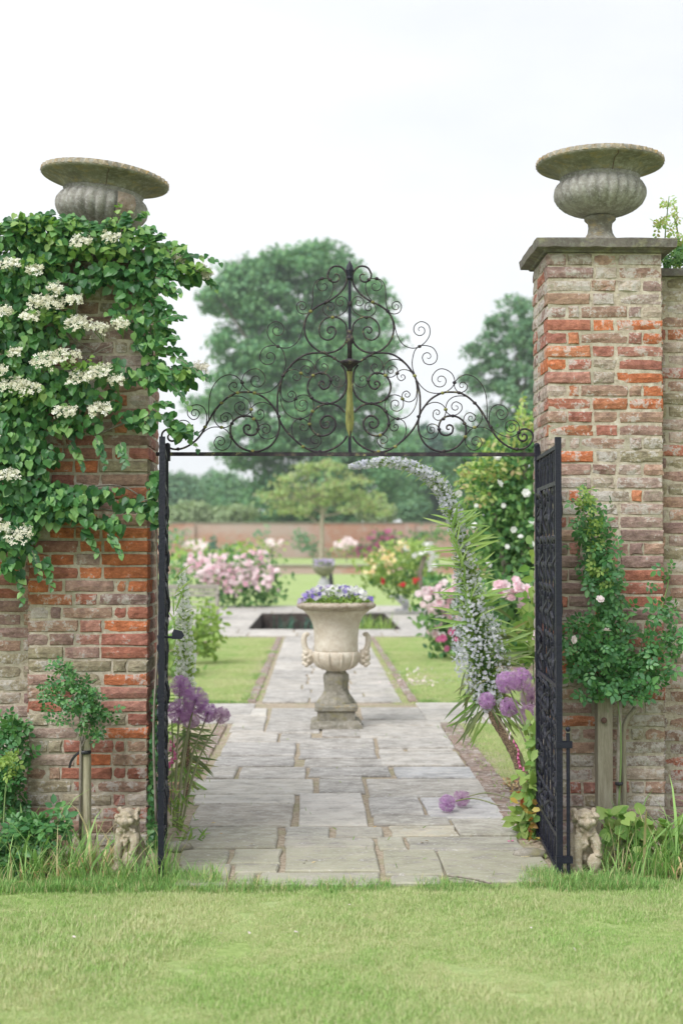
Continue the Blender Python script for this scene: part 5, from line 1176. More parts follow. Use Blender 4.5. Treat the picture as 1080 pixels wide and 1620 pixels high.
spike([(293,1105),(293,1050),(291,1000),(290,950),(288,903)], 10.2, [16, 17, 16, 13, 10, 4], 850, MAT['whfl'], e2, 0, fs=.0125)
for i in range(46): y = random.uniform(1090, 1240); longleaf(e2, 292 + random.uniform(-6, 6), y, random.choice((random.uniform(-40, 20), random.uniform(160, 215), random.uniform(300, 340))), random.uniform(.12, .25), 10.2, random.choice(('ech', 'echo')))
for i in range(10): longleaf(e2, 276, random.uniform(900, 1080), random.uniform(20, 120), random.uniform(.1, .2), 9.9, 'ech')
e3 = thing('leafy_plant', 'dark glossy narrow-leaved plant behind the stems of the left alliums', 'plant', (at(300, 1220, 9.5).x, 9.5, 0))
for i in range(44): longleaf(e3, 296 + random.uniform(-10, 10), random.uniform(1150, 1215), random.choice((random.uniform(-60, 20), random.uniform(200, 250))), random.uniform(.12, .24), 9.5, 'echo')
b = MB(); b.tube([at(296, 1270, 9.5), at(298, 1150, 9.5)], .012, 6); b.build('stem', MAT['ebark'], e3)

# foxgloves
def foxglove(label, stem, Y, y0, y1, n):
    t = thing('foxglove', label, 'foxglove', (at(*stem[0], Y).x, Y, 0), 'foxgloves among the alliums')
    q = catmull([at(x, y, Y) for x, y in stem], 8); b = MB(); b.tube(q, .0045, 5); b.build('stem', MAT['gstem'], t)
    xs = [p[0] for p in stem]; ys = [p[1] for p in stem]
    for i in range(n):
        f = i / (n - 1); y = y0 + (y1 - y0) * f; x = np.interp(y, ys[::-1], xs[::-1]); c = at(x + random.uniform(-4, 4), y, Y - .012); k = .5 + .5 * f
        b = MB(); d = Vector((random.uniform(-.5, .5), -.8, -.9)).normalized()
        b.tube([c, c + d * .014 * k, c + d * .032 * k, c + d * .042 * k], [.003, .008 * k, .010 * k, .014 * k], 7, cap=False); b.build('bell', MAT['hotpink'] if f > .2 else MAT['pink'], t, True)
foxglove('pink foxglove in front of the right allium stems', [(852,1330),(846,1280),(836,1240),(824,1205),(808,1165),(790,1125)], 8.6, 1152, 1238, 15)
foxglove('pink foxglove half hidden behind the left gate leaf', [(270,1290),(272,1230),(273,1180),(272,1140)], 8.9, 1158, 1205, 9)
# leafy border plants at the foot of the right clump
bp = bush('border_plant', 'green and yellowing broad leaves at the foot of the right gate leaf', 'plant', [(838,1240,14,24),(845,1200,10,30,0,.7),(835,1290,18,26),(845,1320,10,14),(828,1300,10,12),(842,1150,10,20,.2,.6)], 8.55, .09, .05, LEAF, .075, 'bed', stems=[[(845,1340),(840,1260),(838,1160)],[(850,1340),(848,1250),(845,1120)]])
P = blob_pts([(838,1285,14,22),(845,1315,12,16),(815,1265,10,12,0,.5),(830,1330,10,6)], 8.45, .09, .014); n = len(P); scat_obj('turning_leaf', LEAF, P, unit(rdir(n) + np.array([0, -.6, .6])), rdir(n), .06, MAT['bedred'], bp)
bush('border_plant', 'thin foliage with orange tips rising behind the right allium clump', 'plant', [(835,960,10,22,0,.5),(825,985,14,14,0,.6),(838,1020,12,30,0,.6),(820,1035,16,12,0,.7),(846,900,6,40,0,.6)], 9.6, .1, .05, LEAF, .085, 'bed', stems=[[(850,1290),(846,1100),(835,960)]])
P = blob_pts([(833,955,10,8),(815,962,8,8),(820,1030,12,14),(840,870,8,14)], 9.5, .08, .03)
n = len(P); bush('border_plant', 'bright low weeds along the left path edge under the alliums', 'plant', [(284,1262,10,10),(296,1330,18,12,-.3,.7),(280,1300,10,14),(318,1332,10,5,-.3,.6),(290,1225,14,8,.3,.5)], 8.75, .09, .07, LANCE, .075, 'bed')

# ------------------------------------------------------------------ long grass at the wall foot
GB = ([(-.5,0,0),(.5,0,0),(-.48,.3,.01),(.48,.3,.01),(-.38,.58,.09),(.38,.58,.09),(-.22,.8,.22),(.22,.8,.22),(0,.93,.42)], [(0,1,3,2),(2,3,5,4),(4,5,7,6),(6,7,8)])
def tufts(name, n, xf, yf, h0, h1, wd, mat, lean=.6, kind='stuff'):
    X = xf(n); Yv = yf(n); P = np.stack([X, Yv, np.full(n, -.005)], 1); a = rng.random(n) * 6.283; ln = rng.random(n) * lean
    T = np.stack([np.cos(a) * ln, np.sin(a) * ln - .05, np.ones(n)], 1); N_ = np.stack([np.cos(a), np.sin(a), -ln], 1)
    H = h0 + (h1 - h0) * rng.random(n) ** 1.5; S = np.stack([wd * (.5 + .9 * rng.random(n)), H, H], 1)
    return scat_obj(name, GB, P, N_, T, S, mat, None)
U = lambda a, b: (lambda n: a + (b - a) * rng.random(n))
def clus(a, b, k, s):
    cs = a + (b - a) * rng.random(k); return lambda n: np.clip(cs[rng.integers(0, k, n)] + rng.normal(size=n) * s, a - .05, b + .05)
tufts('long_grass', 1500, clus(-2.6, -.80, 40, .05), U(7.40, 7.85), .10, .36, .006, MAT['long'])
tufts('long_grass', 1700, clus(1.46, 2.9, 36, .05), U(7.42, 7.95), .12, .42, .006, MAT['long'])
tufts('long_grass', 420, clus(-1.0, -.5, 12, .04), U(7.36, 7.5), .06, .20, .005, MAT['long'])
tufts('long_grass', 200, clus(1.2, 1.5, 8, .04), U(7.34, 7.5), .05, .13, .005, MAT['long'])
tufts('long_grass', 150, clus(-5, -2.3, 12, .1), U(7.5, 8.0), .2, .5, .009, MAT['long']); 
tufts('broad_grass', 70, clus(-2.1, -1.1, 9, .04), U(7.5, 7.9), .28, .52, .016, MAT['long'], .9)
tufts('broad_grass', 80, clus(1.55, 2.6, 12, .05), U(7.5, 7.9), .30, .60, .015, MAT['long'], 1.0)
def straw_mat():
    m = NM('dry_leaf'); m.col(m.ramp(m.isl(), [(0, (.42, .26, .10)), (.5, (.60, .48, .26)), (1, (.36, .18, .09))])).rough(.7); return m.m
MAT['straw'] = straw_mat()
tufts('dead_grass', 90, clus(-2.0, -.9, 8, .07), U(7.45, 7.7), .12, .34, .011, MAT['straw'], 2.2)
tufts('dead_grass', 40, clus(1.6, 2.2, 6, .08), U(7.45, 7.7), .10, .30, .010, MAT['straw'], 2.4)
bush('border_plant', 'clump of lobed green leaves at the far left below the wall', 'plant', [(15,1345,24,22),(50,1320,24,20),(30,1375,30,15),(85,1310,18,20,0,.6)], 7.75, .10, .04, COMP, .11, 'rose', face=(0, -.6, 1))
bush('border_plant', 'heart-leaved weeds among the long grass right of the right lion', 'plant', [(965,1320,14,14),(985,1300,20,18,0,.6),(1020,1320,24,20,0,.7),(960,1290,10,14,0,.6),(1060,1330,24,25,0,.7),(1000,1340,20,14)], 7.8, .10, .035, HEART, .06, 'bed', face=(0, -.6, 1))

# litter: petals and dry leaves
def litter(name, label, pts_, mat, size, z=.036):
    P = np.array([tuple(gnd(x, y, z)) for x, y in pts_]); n = len(P)
    for i in range(n):
        V, fl, lt = scat(LEAF, P[i:i+1], unit(rdir(1) * .5 + np.array([0, 0, 1])), rdir(1) * np.array([1, 1, .1]), size * random.uniform(.6, 1.2))
        o = inst(name, fastmesh(name, V, fl, lt, mat)); tag(o, label, 'leaf' if 'leaf' in name else 'petal', label)
dl = np.array([tuple(gnd(x, y, .036)) for x, y in [(341,1302),(345,1306),(480,1366),(484,1362),(500,1364),(665,1333),(678,1332),(590,1310),(398,1336),(725,1192),(668,1196),(785,1300),(742,1322),(348,1318)]]); scat_obj('dry_leaf_litter', LEAF, dl, unit(rdir(len(dl)) * .5 + np.array([0, 0, 1])), rdir(len(dl)), .028, MAT['straw'])
litter('fallen_petal', 'pale petal lying on the front lawn', [(120,1484),(465,1475),(555,1432),(352,1477),(393,1474),(838,1467),(905,1498)], MAT['palepink'], .030, .025)
litter('fallen_petal', 'bright pink petal on the paving by the gate', [(803,1330),(812,1331),(824,1329)], MAT['hotpink'], .035)
c = gnd(846, 1352, .04); o_ = inst('yellow_leaf', fastmesh('yellow_leaf', *scat(LEAF, [tuple(c)], [(0, -.5, 1)], [(-.9, -.3, 0)], .085), MAT['yellow'])); tag(o_, 'single yellow leaf fallen at the foot of the right gate leaf', 'leaf')
P = np.array([tuple(gnd(random.gauss(655, 24), random.choice((1064, 1079, 1081)) + random.gauss(0, 3), .03)) for _ in range(150)]); scat_obj('petal_drift', LEAF, P, unit(rdir(150) * .6 + np.array([0, 0, 1])), rdir(150), .05, MAT['palepink'])
n = 700; P = np.stack([np.concatenate([rng.uniform(-1.25, -.95, 350), rng.uniform(1.36, 1.62, 350)]), rng.uniform(8.8, 10.6, n), np.full(n, .045)], 1); scat_obj('leaf_litter', LEAF, P, unit(rdir(n) + np.array([0, 0, 1])), rdir(n), .030, MAT['straw'])
for (l_, x, y, w_, d_) in (('flat stone beside the foot of the left gate leaf', 282, 1345, .17, .12), ('rounded stone at the foot of the right gate leaf', 838, 1356, .2, .12)):
    g = gnd(x, y, .02); b = MB(); b.ball((g.x, g.y, .035), (w_ / 2, d_ / 2, .035), 12, 6); o = b.build('edge_stone', MAT['urnbase'], None, True); tag(o, l_, 'stone')
n = 900; X = rng.uniform(-1.0, 1.5, n); Yw = 7.4 + 6.5 * rng.random(n) ** 1.6; edge_ = rng.random(n) < .8; X = np.where(edge_, np.where(rng.random(n) < .5, -.99 + .09 * rng.normal(size=n), 1.36 + .09 * rng.normal(size=n)), X)
k_ = edge_ | (rng.random(n) < .25); P = np.stack([X, Yw, np.full(n, .03)], 1)[k_]; n = len(P); scat_obj('joint_weeds', LANCE, P, unit(rdir(n) + np.array([0, -.4, .6])), unit(rdir(n) * .8 + np.array([0, 0, .8])), .035, MAT['bed'])
# fallen twig
b = MB(); b.tube([gnd(708, 1386, .045), gnd(730, 1388, .05), gnd(752, 1392, .045), gnd(776, 1398, .05)], .006, 5); o = b.build('twig', MAT['bark']); tag(o, 'thin dark twig lying on the front slabs by the right gate', 'twig')

# ------------------------------------------------------------------ pond garden
pv = MB()
def prow(parent, x0, x1, y0, y1, n):
    xs = [x0 + (x1 - x0) * (i + random.uniform(-.15, .15) * (0 < i < n)) / n for i in range(n + 1)]
    for a, b_ in zip(xs[:-1], xs[1:]): slab(parent, a + .015, b_ - .015, y0 + .02, y1 - .02, tint(.95, 1.15))
terr = bpy.data.objects
def frame_sheet(name, X0, X1, Y0, Y1, x0, x1, y0, y1, z, mat):
    b = MB(); b.add([(X0,Y0,z),(X1,Y0,z),(X1,y0,z),(X0,y0,z)], [(0,1,2,3)]); b.add([(X0,y1,z),(X1,y1,z),(X1,Y1,z),(X0,Y1,z)], [(0,1,2,3)])
    b.add([(X0,y0,z),(x0,y0,z),(x0,y1,z),(X0,y1,z)], [(0,1,2,3)]); b.add([(x1,y0,z),(X1,y0,z),(X1,y1,z),(x1,y1,z)], [(0,1,2,3)])
    o = b.build(name, mat); o['kind'] = 'structure'; return o
PX0, PX1, PYa, PYb = -1.48, 1.86, 30.7, 38.9
pav = frame_sheet('pond_paving', -7.5, 7.5, 28.35, 43.8, PX0, PX1, PYa, PYb, .012, MAT['sand'])
for (x0, x1, y0, y1, n_) in ((-7.4, 7.4, 28.4, 29.5, 15), (-7.4, 7.4, 29.5, 30.72, 13), (-7.4, 7.4, 38.88, 40.2, 12), (-7.4, 7.4, 40.2, 41.6, 13), (-7.4, 7.4, 41.6, 43.7, 10)): prow(pav, x0, x1, y0, y1, n_)
for k in range(6):
    ya, yb = 30.72 + k * 1.36, 30.72 + (k + 1) * 1.36
    prow(pav, -7.4, PX0 + .02, ya, yb, 5); prow(pav, PX1 - .02, 7.4, ya, yb, 5)
MAT['pwall'] = stonemat('pond_wall_stone', (.11, .08, .07), (.03, .025, .025), (.17, .14, .12), 'world')
b = MB(); b.box(PX0 - .05, PX0, PYa, PYb, -.5, .01); b.box(PX1, PX1 + .05, PYa, PYb, -.5, .01); b.box(PX0, PX1, PYa - .05, PYa, -.5, .01); b.box(PX0, PX1, PYb, PYb + .05, -.5, .01)
o = b.build('pond_wall', MAT['pwall']); o['kind'] = 'structure'
o = sheet('pond_water', PX0, PX1, PYa, PYb, -.34, MAT['water'])
def px_things():
    t = thing('pond_iris', 'yellow green rushes at the right of the pond', 'water plant', (1.4, 33, -.3)); n = 120
    P = np.stack([rng.uniform(1.0, 1.7, n), rng.uniform(32, 34, n), np.full(n, -.34)], 1); scat_obj('blades', GB, P, rdir(n), rdir(n) * .3 + np.array([0, 0, 1]), np.stack([np.full(n, .03), .4 + .3 * rng.random(n), .4 + .2 * rng.random(n)], 1), MAT['light'], t)
    t = thing('pond_marginals', 'dark marginal plants along the far pond wall', 'water plant', (0, 38, -.3)); n = 120
    P = np.stack([rng.uniform(-1.2, 1.8, n), rng.uniform(37.4, 38.8, n), np.full(n, -.34)], 1); scat_obj('blades', GB, P, rdir(n), rdir(n) * .5 + np.array([0, 0, 1]), np.stack([np.full(n, .035), .2 + .25 * rng.random(n), .4 + .2 * rng.random(n)], 1), MAT['conif'], t)
px_things()
g = at(632, 967, 40); t = thing('bird_statue', 'small pale stone bird statue by the right of the pond', 'statue', (g.x, 40, 0))
s = 40 / F; b = MB(); q = catmull([at(640, 966, 40), at(641, 955, 40), at(634, 948, 40), at(624, 943, 40)], 4); b.tube(q, [.05, .07, .09, .11, .12, .12, .12, .12, .11, .10, .08, .07, .05], 8); b.ball(tuple(at(623, 944, 40)), (.12, .08, .09)); b.build('bird_body', MAT['pale'], t, True)
b = MB(); b.box(at(625, 967, 40).x, at(645, 967, 40).x, 39.8, 40.2, 0, .08); b.build('plinth', MAT['pale'], t)
# bench
BY = 35.8; bx1 = at(346, 930, BY).x; bx0 = bx1 - 1.55
t = thing('garden_bench', 'weathered wooden bench on the left of the pond in front of the pink roses', 'bench', ((bx0 + bx1) / 2, BY, 0))
for k in range(4): b = MB(); b.box(bx0, bx1, BY - .05 - k * .11, BY + .04 - k * .11, .43, .455); b.build('seat_slat', MAT['bench'], t)
for z in (.57, .66, .75): b = MB(); b.box(bx0 + .05, bx1 - .05, BY + .10, BY + .12, z, z + .06); b.build('back_slat', MAT['bench'], t)
b = MB(); b.box(bx0, bx1, BY + .085, BY + .14, .81, .87); b.build('top_rail', MAT['bench'], t)
for x in (bx0, bx1 - .06):
    b = MB(); b.box(x, x + .06, BY + .08, BY + .14, 0, .84); b.build('back_leg', MAT['bench'], t); b = MB(); b.box(x, x + .06, BY - .42, BY - .36, 0, .64); b.build('front_leg', MAT['bench'], t)
    b = MB(); b.box(x, x + .07, BY - .44, BY + .1, .64, .67); b.build('arm_rest', MAT['bench'], t)

# far planter, low wall, terrace and garden wall
FY = 54; g = at(512, 942, FY); t = thing('pedestal_planter', 'distant stone bowl of pale flowers on a pedestal in line with the path', 'planter', (g.x, FY, 0))
for nm, pr_, mt in (('pedestal', [(.34, 0), (.34, .12), (.25, .16), (.22, .5), (.16, .60), (.12, .66), (.10, .74)], 'pale'), ('bowl', [(.10, .74), (.22, .80), (.36, .92), (.42, 1.05), (.44, 1.12), (.40, 1.14)], 'urnbase')):
    b = MB(); b.lathe(pr_, (g.x, FY, 0), 20); b.build(nm, MAT[mt], t, True)
n = 260; a = rng.random(n) * 6.283; q = .42 * np.sqrt(rng.random(n)); P = np.stack([g.x + q * np.cos(a), FY + q * np.sin(a), 1.15 + .22 * rng.random(n)], 1)
scat_obj('flowers', FLOR5, P, rdir(n) + np.array([0, -1, .3]), rdir(n), .06, MAT['lilac'], t); scat_obj('foliage', LEAF, P - np.array([0, 0, .08]), rdir(n), rdir(n), .12, MAT['light'], t)
g = at(523, 925, 60); b = MB(); b.tube([(g.x, 60, 0), (g.x, 60, .3), (g.x, 60, .7), (g.x, 60, .95)], [.10, .13, .08, .05], 8); b.ball((g.x, 60, .98), .08); o = b.build('garden_figure', MAT['rubber'], None, True); tag(o, 'small dark upright ornament on the rear lawn just right of the distant planter', 'ornament')
LWY = 103.0
t = thing('terrace_wall', 'low brick retaining wall with pale stone coping across the rear lawn', 'wall', (0, LWY, 0))
b = MB(); b.box(-30, 30, LWY + .02, LWY + .5, -.1, .60); b.build('brick_face', MAT['farbrick'], t)
x = -30
while x < 30: b = MB(); b.box(x + .01, x + 1.19, LWY - .12, LWY + .62, .60, .70); b.build('coping_stone', MAT['bench'], t); x += 1.2
b = MB(); b.add([(-60, LWY + .4, .62), (60, LWY + .4, .62), (60, 151, .92), (-60, 151, .92)], [(0,1,2,3)]); o = b.build('terrace_lawn', MAT['lawn']); o['kind'] = 'structure'
t = thing('far_garden_wall', 'long old brick wall closing the far end of the garden', 'wall', (0, 150, 0))
z1 = at(510, 826, 150).z
b = MB(); b.box(-62, 62, 150, 150.5, 0, z1 - .14); b.build('brick_face', MAT['farbrick'], t)
b = MB(); b.box(-62, 62, 149.9, 150.6, z1 - .14, z1); b.build('tile_coping', MAT['urnbase'], t)
for px in (648, 300, 940): g = at(px, 850, 149.7); b = MB(); b.box(g.x - .5, g.x + .5, 149.6, 150.0, .8, z1 - .2); b.build('buttress', MAT['farbrick'], t)

# ------------------------------------------------------------------ shrubs
def flowers(t, name, blobs, Y, thick, dens, size, mat, tm=None, front=.0):
    P = blob_pts(blobs, Y, thick, dens); n = len(P); P[:, 1] -= thick * front
    scat_obj(name, tm or ROSE, P, unit(rdir(n) * .5 + np.array([0, -1, .5])), rdir(n), size * (.7 + .5 * rng.random(n)), MAT[mat], t)
t = bush('light_shrub', 'small yellow green shrub in the bed on the left inside the gate', 'shrub', [(322,985,26,26),(312,1015,26,22),(336,1008,20,22),(325,965,16,12),(300,1000,24,30),(320,1030,22,10)], 21.5, .35, .055, LEAF, .10, 'light', stems=[[(322,1040),(320,1000)],[(322,1040),(335,1000)],[(322,1040),(305,995)]])
t = bush('rose_bush', 'big bush smothered in pale pink roses left of the pond', 'rose bush', [(315,905,30,26),(360,905,38,34),(400,905,44,34),(420,925,30,30),(370,940,40,24),(395,880,32,14),(410,945,34,18),(335,925,30,26),(285,910,30,40)], 43, 1.0, .045, LEAF, .17, 'shrub', 'rose bushes')
flowers(t, 'rose_bloom', [(315,895,28,20),(350,905,36,30),(395,900,42,28),(420,915,26,26),(370,925,36,20),(400,880,30,10),(340,915,30,20)], 42.2, .8, .011, .085, 'pink'); flowers(t, 'pale_bloom', [(350,900,50,26),(410,905,40,28),(320,900,30,18)], 42.0, .8, .010, .085, 'palepink')
t = bush('rose_bush', 'airy green rose bush with a few apricot blooms above the big pink bush', 'rose bush', [(385,872,26,16),(360,880,30,14),(290,880,30,18),(410,868,16,10)], 50, 1.0, .03, LEAF, .2, 'light'); flowers(t, 'rose_bloom', [(392,876,10,5),(396,874,6,4)], 49, .5, .05, .12, 'yellow')
t = bush('rose_bush', 'pink roses at the far left in front of the brick wall', 'rose bush', [(312,868,26,14),(300,880,30,12),(325,880,20,10)], 62, 1, .05, LEAF, .22, 'light'); flowers(t, 'rose_bloom', [(312,862,22,9)], 61, .8, .025, .13, 'palepink')
bush('dark_shrub', 'small dark upright shrub among the far pink roses', 'shrub', [(337,855,6,8),(336,868,8,12),(337,880,7,6)], 60, .3, .12, LEAF, .2, 'conif')
def standard(label, px, py, rx, ry, Y, mat='palepink', base=None):
    t = bush('standard_rose', label, 'rose bush', [(px, py + ry * .4, rx, ry)], Y, rx * Y / F, .07, LEAF, .22 * Y / 70, 'light', 'far standard roses'); flowers(t, 'rose_bloom', [(px, py - ry * .2, rx * 1.05, ry * .8)], Y - .5, rx * Y / F, .035, .15 * Y / 70, mat)
    b = MB(); b.tube([at(px, base or py + 30, Y), at(px, py, Y)], .05, 5); b.build('trunk', MAT['bark'], t)
standard('pale pink standard rose against the far wall behind the pink bush', 430, 862, 17, 10, 75)
standard('pink and white standard rose on the terrace right of the slim pale tree', 548, 862, 19, 10, 104, 'palepink', 890)
standard('small pink standard rose near the far wall right of the yellow rose bush', 425, 858, 10, 6, 100)
for bl, lb, mt in (([(480,858,20,16),(495,870,14,10),(470,845,10,8)], 'green climber against the far wall left of the slim tree', 'tree2'), ([(412,842,11,9)], 'small round tuft of ivy high on the far wall', 'tree2'), ([(605,852,26,14),(590,868,26,10),(625,862,16,12),(570,872,18,8)], 'dark rose bush with pink blooms against the far wall', 'shrub'), ([(665,852,26,14),(690,846,20,12)], 'green bush at the right end of the far wall', 'shrub'), ([(515,875,22,8)], 'low grey twiggy shrub at the foot of the slim tree', 'sage'), ([(360,868,16,12),(270,850,30,14)], 'low green bushes at the left end of the far wall', 'tree2')):
    t = bush('wall_shrub', lb, 'shrub', bl, 147, 1.2, .10, LEAF, .42, mt)
    if 'pink' in lb: flowers(t, 'rose_bloom', bl, 146, 1.2, .02, .28, 'hotpink')
t = bush('rose_bush', 'large mixed rose bush, yellow and white above red, right of the pond', 'rose bush', [(598,892,28,22),(630,885,38,30),(665,900,34,34),(605,912,34,18),(640,928,38,22),(668,868,28,18),(590,905,22,16),(672,930,26,24),(640,862,26,12)], 38, 1.0, .050, LEAF, .16, 'light', 'rose bushes')
P = blob_pts([(640,925,38,20),(665,905,30,26),(612,918,28,14)], 38.2, .8, .04); n = len(P); scat_obj('lower_foliage', LEAF, P, rdir(n) + np.array([0, -.5, .5]), rdir(n), .16, MAT['shrub'], t)
flowers(t, 'yellow_bloom', [(600,885,26,16),(625,868,26,12),(585,905,14,12),(618,895,18,12)], 37.1, .7, .014, .065, 'yellow'); flowers(t, 'white_bloom', [(662,868,24,14),(675,885,20,18)], 37.1, .7, .012, .085, 'white'); flowers(t, 'red_bloom', [(600,922,20,7),(640,920,28,9),(653,922,6,5)], 36.9, .7, .006, .075, 'red')
b = MB(); b.tube([at(668, 950, 37), at(664, 905, 37), at(672, 880, 37)], .06, 6); b.build('trunk', MAT['trunk'], t)
t = bush('rose_bush', 'bush of pink roses on the right edge of the inner lawn behind the echium', 'rose bush', [(690,945,30,26),(685,975,30,24),(705,1005,34,24),(725,960,34,44),(710,1028,34,12),(745,1000,30,40),(690,925,20,18)], 22.5, .5, .050, LEAF, .12, 'shrub', 'rose bushes')
flowers(t, 'rose_bloom', [(675,935,14,18),(690,945,24,22),(700,975,30,30),(680,1000,16,10),(715,925,24,14)], 22.0, .45, .0065, .065, 'pink'); flowers(t, 'pale_bloom', [(685,950,22,22),(700,930,24,16)], 21.9, .4, .006, .065, 'palepink')
flowers(t, 'hot_bloom', [(700,1010,30,20)], 21.9, .4, .005, .055, 'hotpink')
BR = [(800,705,36,30),(770,735,36,30),(815,745,34,40),(780,780,42,34),(820,800,36,50),(745,765,20,22,0,.7),(790,835,46,40),(825,870,36,50),(770,860,30,26),(800,900,44,34),(840,690,26,40),(850,760,30,70),(860,850,40,80),(760,820,24,24,0,.8),(880,920,40,60)]
t = bush('large_rose_shrub', 'tall rambling shrub with small white roses rising behind the echium', 'rose shrub', BR, 15.8, .7, .075, LEAF, .078, 'shrub')
P = blob_pts([(800,800,40,60,.25),(825,860,30,70,.25),(785,870,30,40,.2),(790,750,36,40,.3)], 15.9, .5, .09); n = len(P); scat_obj('inner_foliage', LEAF, P, rdir(n) + np.array([0, -.4, .7]), rdir(n), .085, MAT['rose'], t)
P = blob_pts([(825,640,6,18),(828,665,10,20),(815,690,20,18),(780,705,26,16),(745,745,24,16),(735,765,16,16),(770,740,30,24),(800,745,26,16),(760,790,26,14),(840,680,12,20)], 15.3, .4, .045); n = len(P); scat_obj('young_shoots', LEAF, P, rdir(n) + np.array([0, -.4, .9]), rdir(n), .075, MAT['shruby'], t)
for st_ in ([(830,760),(828,700),(826,630)],[(800,1060),(800,950),(790,850),(770,760)],[(830,1060),(825,930),(830,800)],[(790,880),(815,905),(845,925)]): b = MB(); q = catmull([at(x, y, 15.6) for x, y in st_], 5); b.tube(q, [.03 - .02 * i / len(q) for i in range(len(q))], 6); b.build('stem', MAT['bark'], t, True)
for (x, y) in ((750,831),(823,849),(842,827),(802,865),(772,893),(725,781),(796,800),(753,800),(790,765),(832,780),(715,782),(848,860),(786,722),(812,838)):
    c = ppx(x, y, 15.0); V, fl, lt = scat(ROSE, [c], [(.1, -1, .3)], rdir(1), .048 * random.uniform(.45, 1.1)); inst('white_rose', fastmesh('white_rose', V, fl, lt, MAT['white']), t)
t = bush('rose_bush', 'lower pink rose bush below the tall white rose shrub beside the gate', 'rose bush', [(790,950,36,34),(825,945,34,34),(810,1000,44,34),(845,990,36,44),(780,985,30,24),(870,1010,40,60)], 14.5, .45, .055, LEAF, .10, 'shrub', 'rose bushes'); flowers(t, 'rose_bloom', [(800,925,26,12),(815,940,24,16),(845,960,16,20),(840,1015,16,20)], 13.9, .35, .010, .055, 'pink')
# low planting in the beds
bush('low_planting', 'low mixed green planting in the left bed behind the white echium', 'plant', [(300,1062,16,8),(285,1040,24,16),(262,1010,26,40),(250,1060,40,30)], 19.5, .5, .03, LEAF, .13, 'bed')

# ------------------------------------------------------------------ trees
def tree(name, label, blobs, Y, thick, ncl, per, cr_, leaf, mat, group=None, trunk=None, tr=.5, tm_='trunk', gaps=True, cat='tree'):
    c0 = at(*(trunk[0] if trunk else blobs[0][:2]), Y); t = thing(name, label, cat, (c0.x, Y, 0), group)
    s = Y / F; ar = np.array([b_[2] * b_[3] for b_ in blobs], float); ar /= ar.sum(); V = []
    Cn = []
    for b_, a in zip(blobs, ar):
        k = max(3, int(ncl * a)); u = rdir(k) * (.55 + .5 * rng.random((k, 1))) ; c = ppx(b_[0], b_[1], Y); Cn.append(c + u * np.array([b_[2] * s, thick * b_[3] / max(q[3] for q in blobs), b_[3] * s]))
    Cn = np.concatenate(Cn); m = len(Cn); rad = cr_ * (.6 + .8 * rng.random(m)); I = np.repeat(np.arange(m), per); n = len(I)
    u = rdir(n) * rng.random((n, 1)) ** .5; P = Cn[I] + u * rad[I][:, None] * np.array([1, 1, .5]); P[:, 2] -= .25 * rad[I] * (u[:, 0] ** 2 + u[:, 1] ** 2)
    N_ = unit(u * .6 + rdir(n) * .5 + np.array([0, -.1, .9])); scat_obj('crown', LEAF2, P, N_, rdir(n) + np.array([0, 0, -.2]), np.stack([leaf * 1.5 * np.ones(n), leaf * (.7 + .6 * rng.random(n)), np.full(n, leaf)], 1), MAT[mat], t)
    if trunk:
        q = catmull([at(x, y, Y) for x, y in trunk], 4); q[0].z = -.2; b = MB(); b.tube(q, [tr * (1 - .75 * i / len(q)) for i in range(len(q))], 8)
        top = q[-1]; mid = q[len(q) // 2]
        for k in range(14):
            e = Vector(Cn[random.randrange(m)]); st_ = mid.lerp(top, random.random()); b.tube(catmull([st_, st_.lerp(e, .5) + Vector((0, 0, -.05 * (e - st_).length)), e], 4), [tr * .3, tr * .28, tr * .25, tr * .22, tr * .2, tr * .16, tr * .12, tr * .08, tr * .04], 5)
        b.build('trunk', MAT[tm_], t, True)
    return t
tree('chestnut_tree', 'huge dark green tree rising behind the far wall in the middle of the arch', [(485,425,60,36),(400,445,55,34),(365,475,40,30),(540,450,40,36),(450,490,80,44),(540,510,50,46),(385,545,45,40),(500,570,90,55),(575,580,42,50),(380,600,45,40),(345,640,36,24),(318,632,18,10),(460,650,90,55),(570,665,56,55),(400,700,60,40),(500,735,100,60),(590,760,46,45),(430,790,60,40),(520,800,90,30),(430,420,44,26),(520,400,36,20),(365,440,34,24),(345,470,26,22),(590,470,26,30),(610,530,20,30),(450,560,60,50)], 165, 9, 930, 95, 1.7, .48, 'chest', trunk=[(505,900),(500,800),(495,650),(490,500)], tr=1.1)
tree('broadleaf_tree', 'grey green tree standing against the sky left of the right pier', [(812,480,22,22),(800,515,34,30),(775,555,34,30),(820,560,40,44),(762,600,34,24),(815,640,46,56),(860,520,44,60),(790,680,46,40),(745,590,16,9),(740,690,30,30),(860,640,50,80),(830,730,60,50),(770,730,50,40),(720,740,40,30)], 150, 6, 330, 90, 1.3, .42, 'tree2', trunk=[(820,900),(820,760),(818,560)], tr=.7)
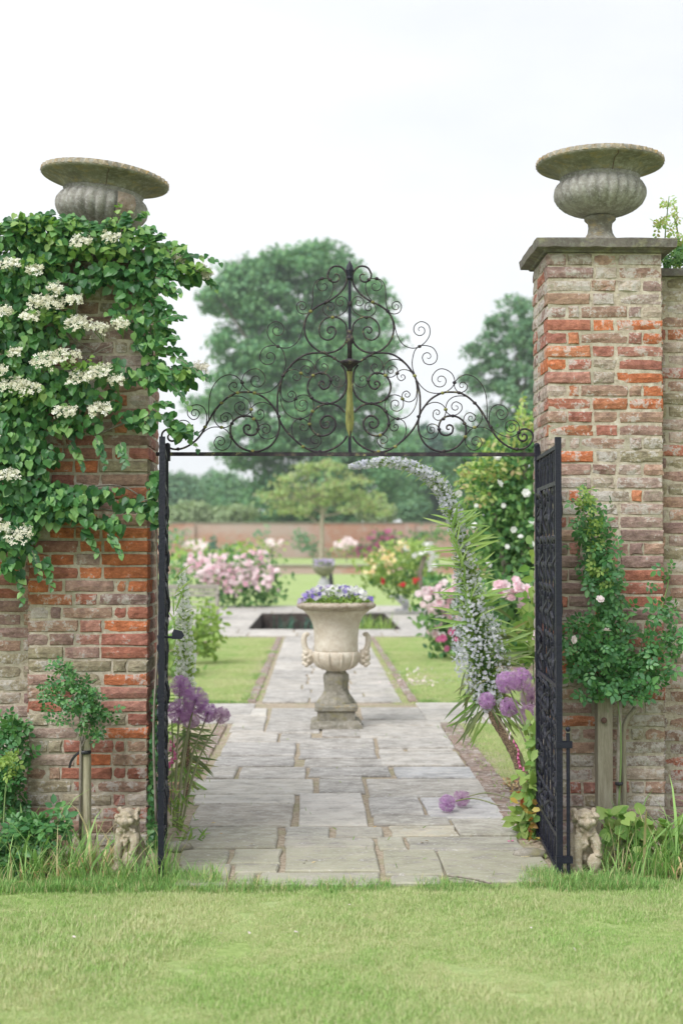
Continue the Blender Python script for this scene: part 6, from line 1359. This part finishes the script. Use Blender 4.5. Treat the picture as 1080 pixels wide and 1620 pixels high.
for k, (bl, lb, Y, mt, nc) in enumerate((([(290,785,36,34),(262,775,30,30)], 'distant round tree at the far left behind the wall', 235, 'tree2', 90), ([(335,780,36,34),(320,800,36,26)], 'distant tree in the gap left of the huge tree', 240, 'tree2', 90), ([(370,790,30,34),(355,770,20,20)], 'distant tree touching the left side of the huge tree', 230, 'chest', 80),
    ([(640,715,26,36),(630,760,40,40)], 'dark tree seen just right of the huge tree', 215, 'chest', 110), ([(668,740,20,46),(672,700,12,34)], 'dark bluish conifer in the gap behind the echium spike', 230, 'conif', 90), ([(700,730,22,50),(715,775,40,30),(690,805,46,22)], 'far dark trees behind the leafy rose shrub', 225, 'conif', 110), ([(735,730,30,30),(760,770,40,40)], 'pale distant tree behind the rose shrub', 210, 'tree2', 80),
    ([(-60,770,90,50),(60,780,80,40)], 'distant tree hidden behind the left wall', 240, 'tree2', 60), ([(180,760,60,50)], 'distant tree behind the left pier', 245, 'tree2', 60), ([(960,720,90,70)], 'distant tree behind the right pier', 220, 'tree2', 80), ([(1180,700,90,90)], 'distant tree beyond the right wall', 220, 'chest', 80))):
    tree('distant_tree', lb, bl, Y, 7, nc, 80, 2.0, .6, mt, 'trees beyond the far wall', trunk=[(bl[0][0], 880), (bl[0][0], bl[0][1])], tr=.6)
for bl, lb, mt in (([(305,812,34,18),(280,818,30,14)], 'sage green bush showing over the far wall on the left', 'sage'), ([(350,818,28,13),(380,812,20,12)], 'sage green bush showing over the far wall beside the huge tree', 'sage'), ([(600,812,30,14),(580,800,20,14)], 'pale green bush over the far wall right of the slim tree', 'sage'), ([(650,810,16,15),(662,800,16,12)], 'round grey bush over the far wall behind the yellow roses', 'tree2')):
    tree('bush_beyond_wall', lb, bl, 156, 2, 60, 80, .9, .36, mt, 'bushes showing over the far wall', cat='bush')
tree('slim_tree', 'slim young tree with pale forked trunk and light leaves before the far wall', [(505,740,30,16),(462,770,34,22),(550,768,36,20),(520,770,30,24),(440,802,20,12),(592,802,26,12),(488,732,20,10),(532,733,18,8),(565,795,34,18),(475,800,30,16),(430,785,16,8),(600,785,12,8),(495,790,26,20)], 141, 2.2, 120, 32, 1.0, .34, 'young', trunk=[(508,896),(509,850),(509,815),(510,780)], tr=.30, tm_='paletrunk')

# ------------------------------------------------------------------ air
hz = MB(); hz.box(-130, 130, -14, 262, -1.2, 48)
m = bpy.data.materials.new('haze'); m.use_nodes = True; m.node_tree.nodes.clear()
vo = m.node_tree.nodes.new('ShaderNodeVolumePrincipled'); vo.inputs['Color'].default_value = (.93, 1, 1, 1); vo.inputs['Density'].default_value = .0006; vo.inputs['Anisotropy'].default_value = .2
mo = m.node_tree.nodes.new('ShaderNodeOutputMaterial'); m.node_tree.links.new(vo.outputs[0], mo.inputs['Volume'])
o = hz.build('haze', m); o['kind'] = 'stuff'
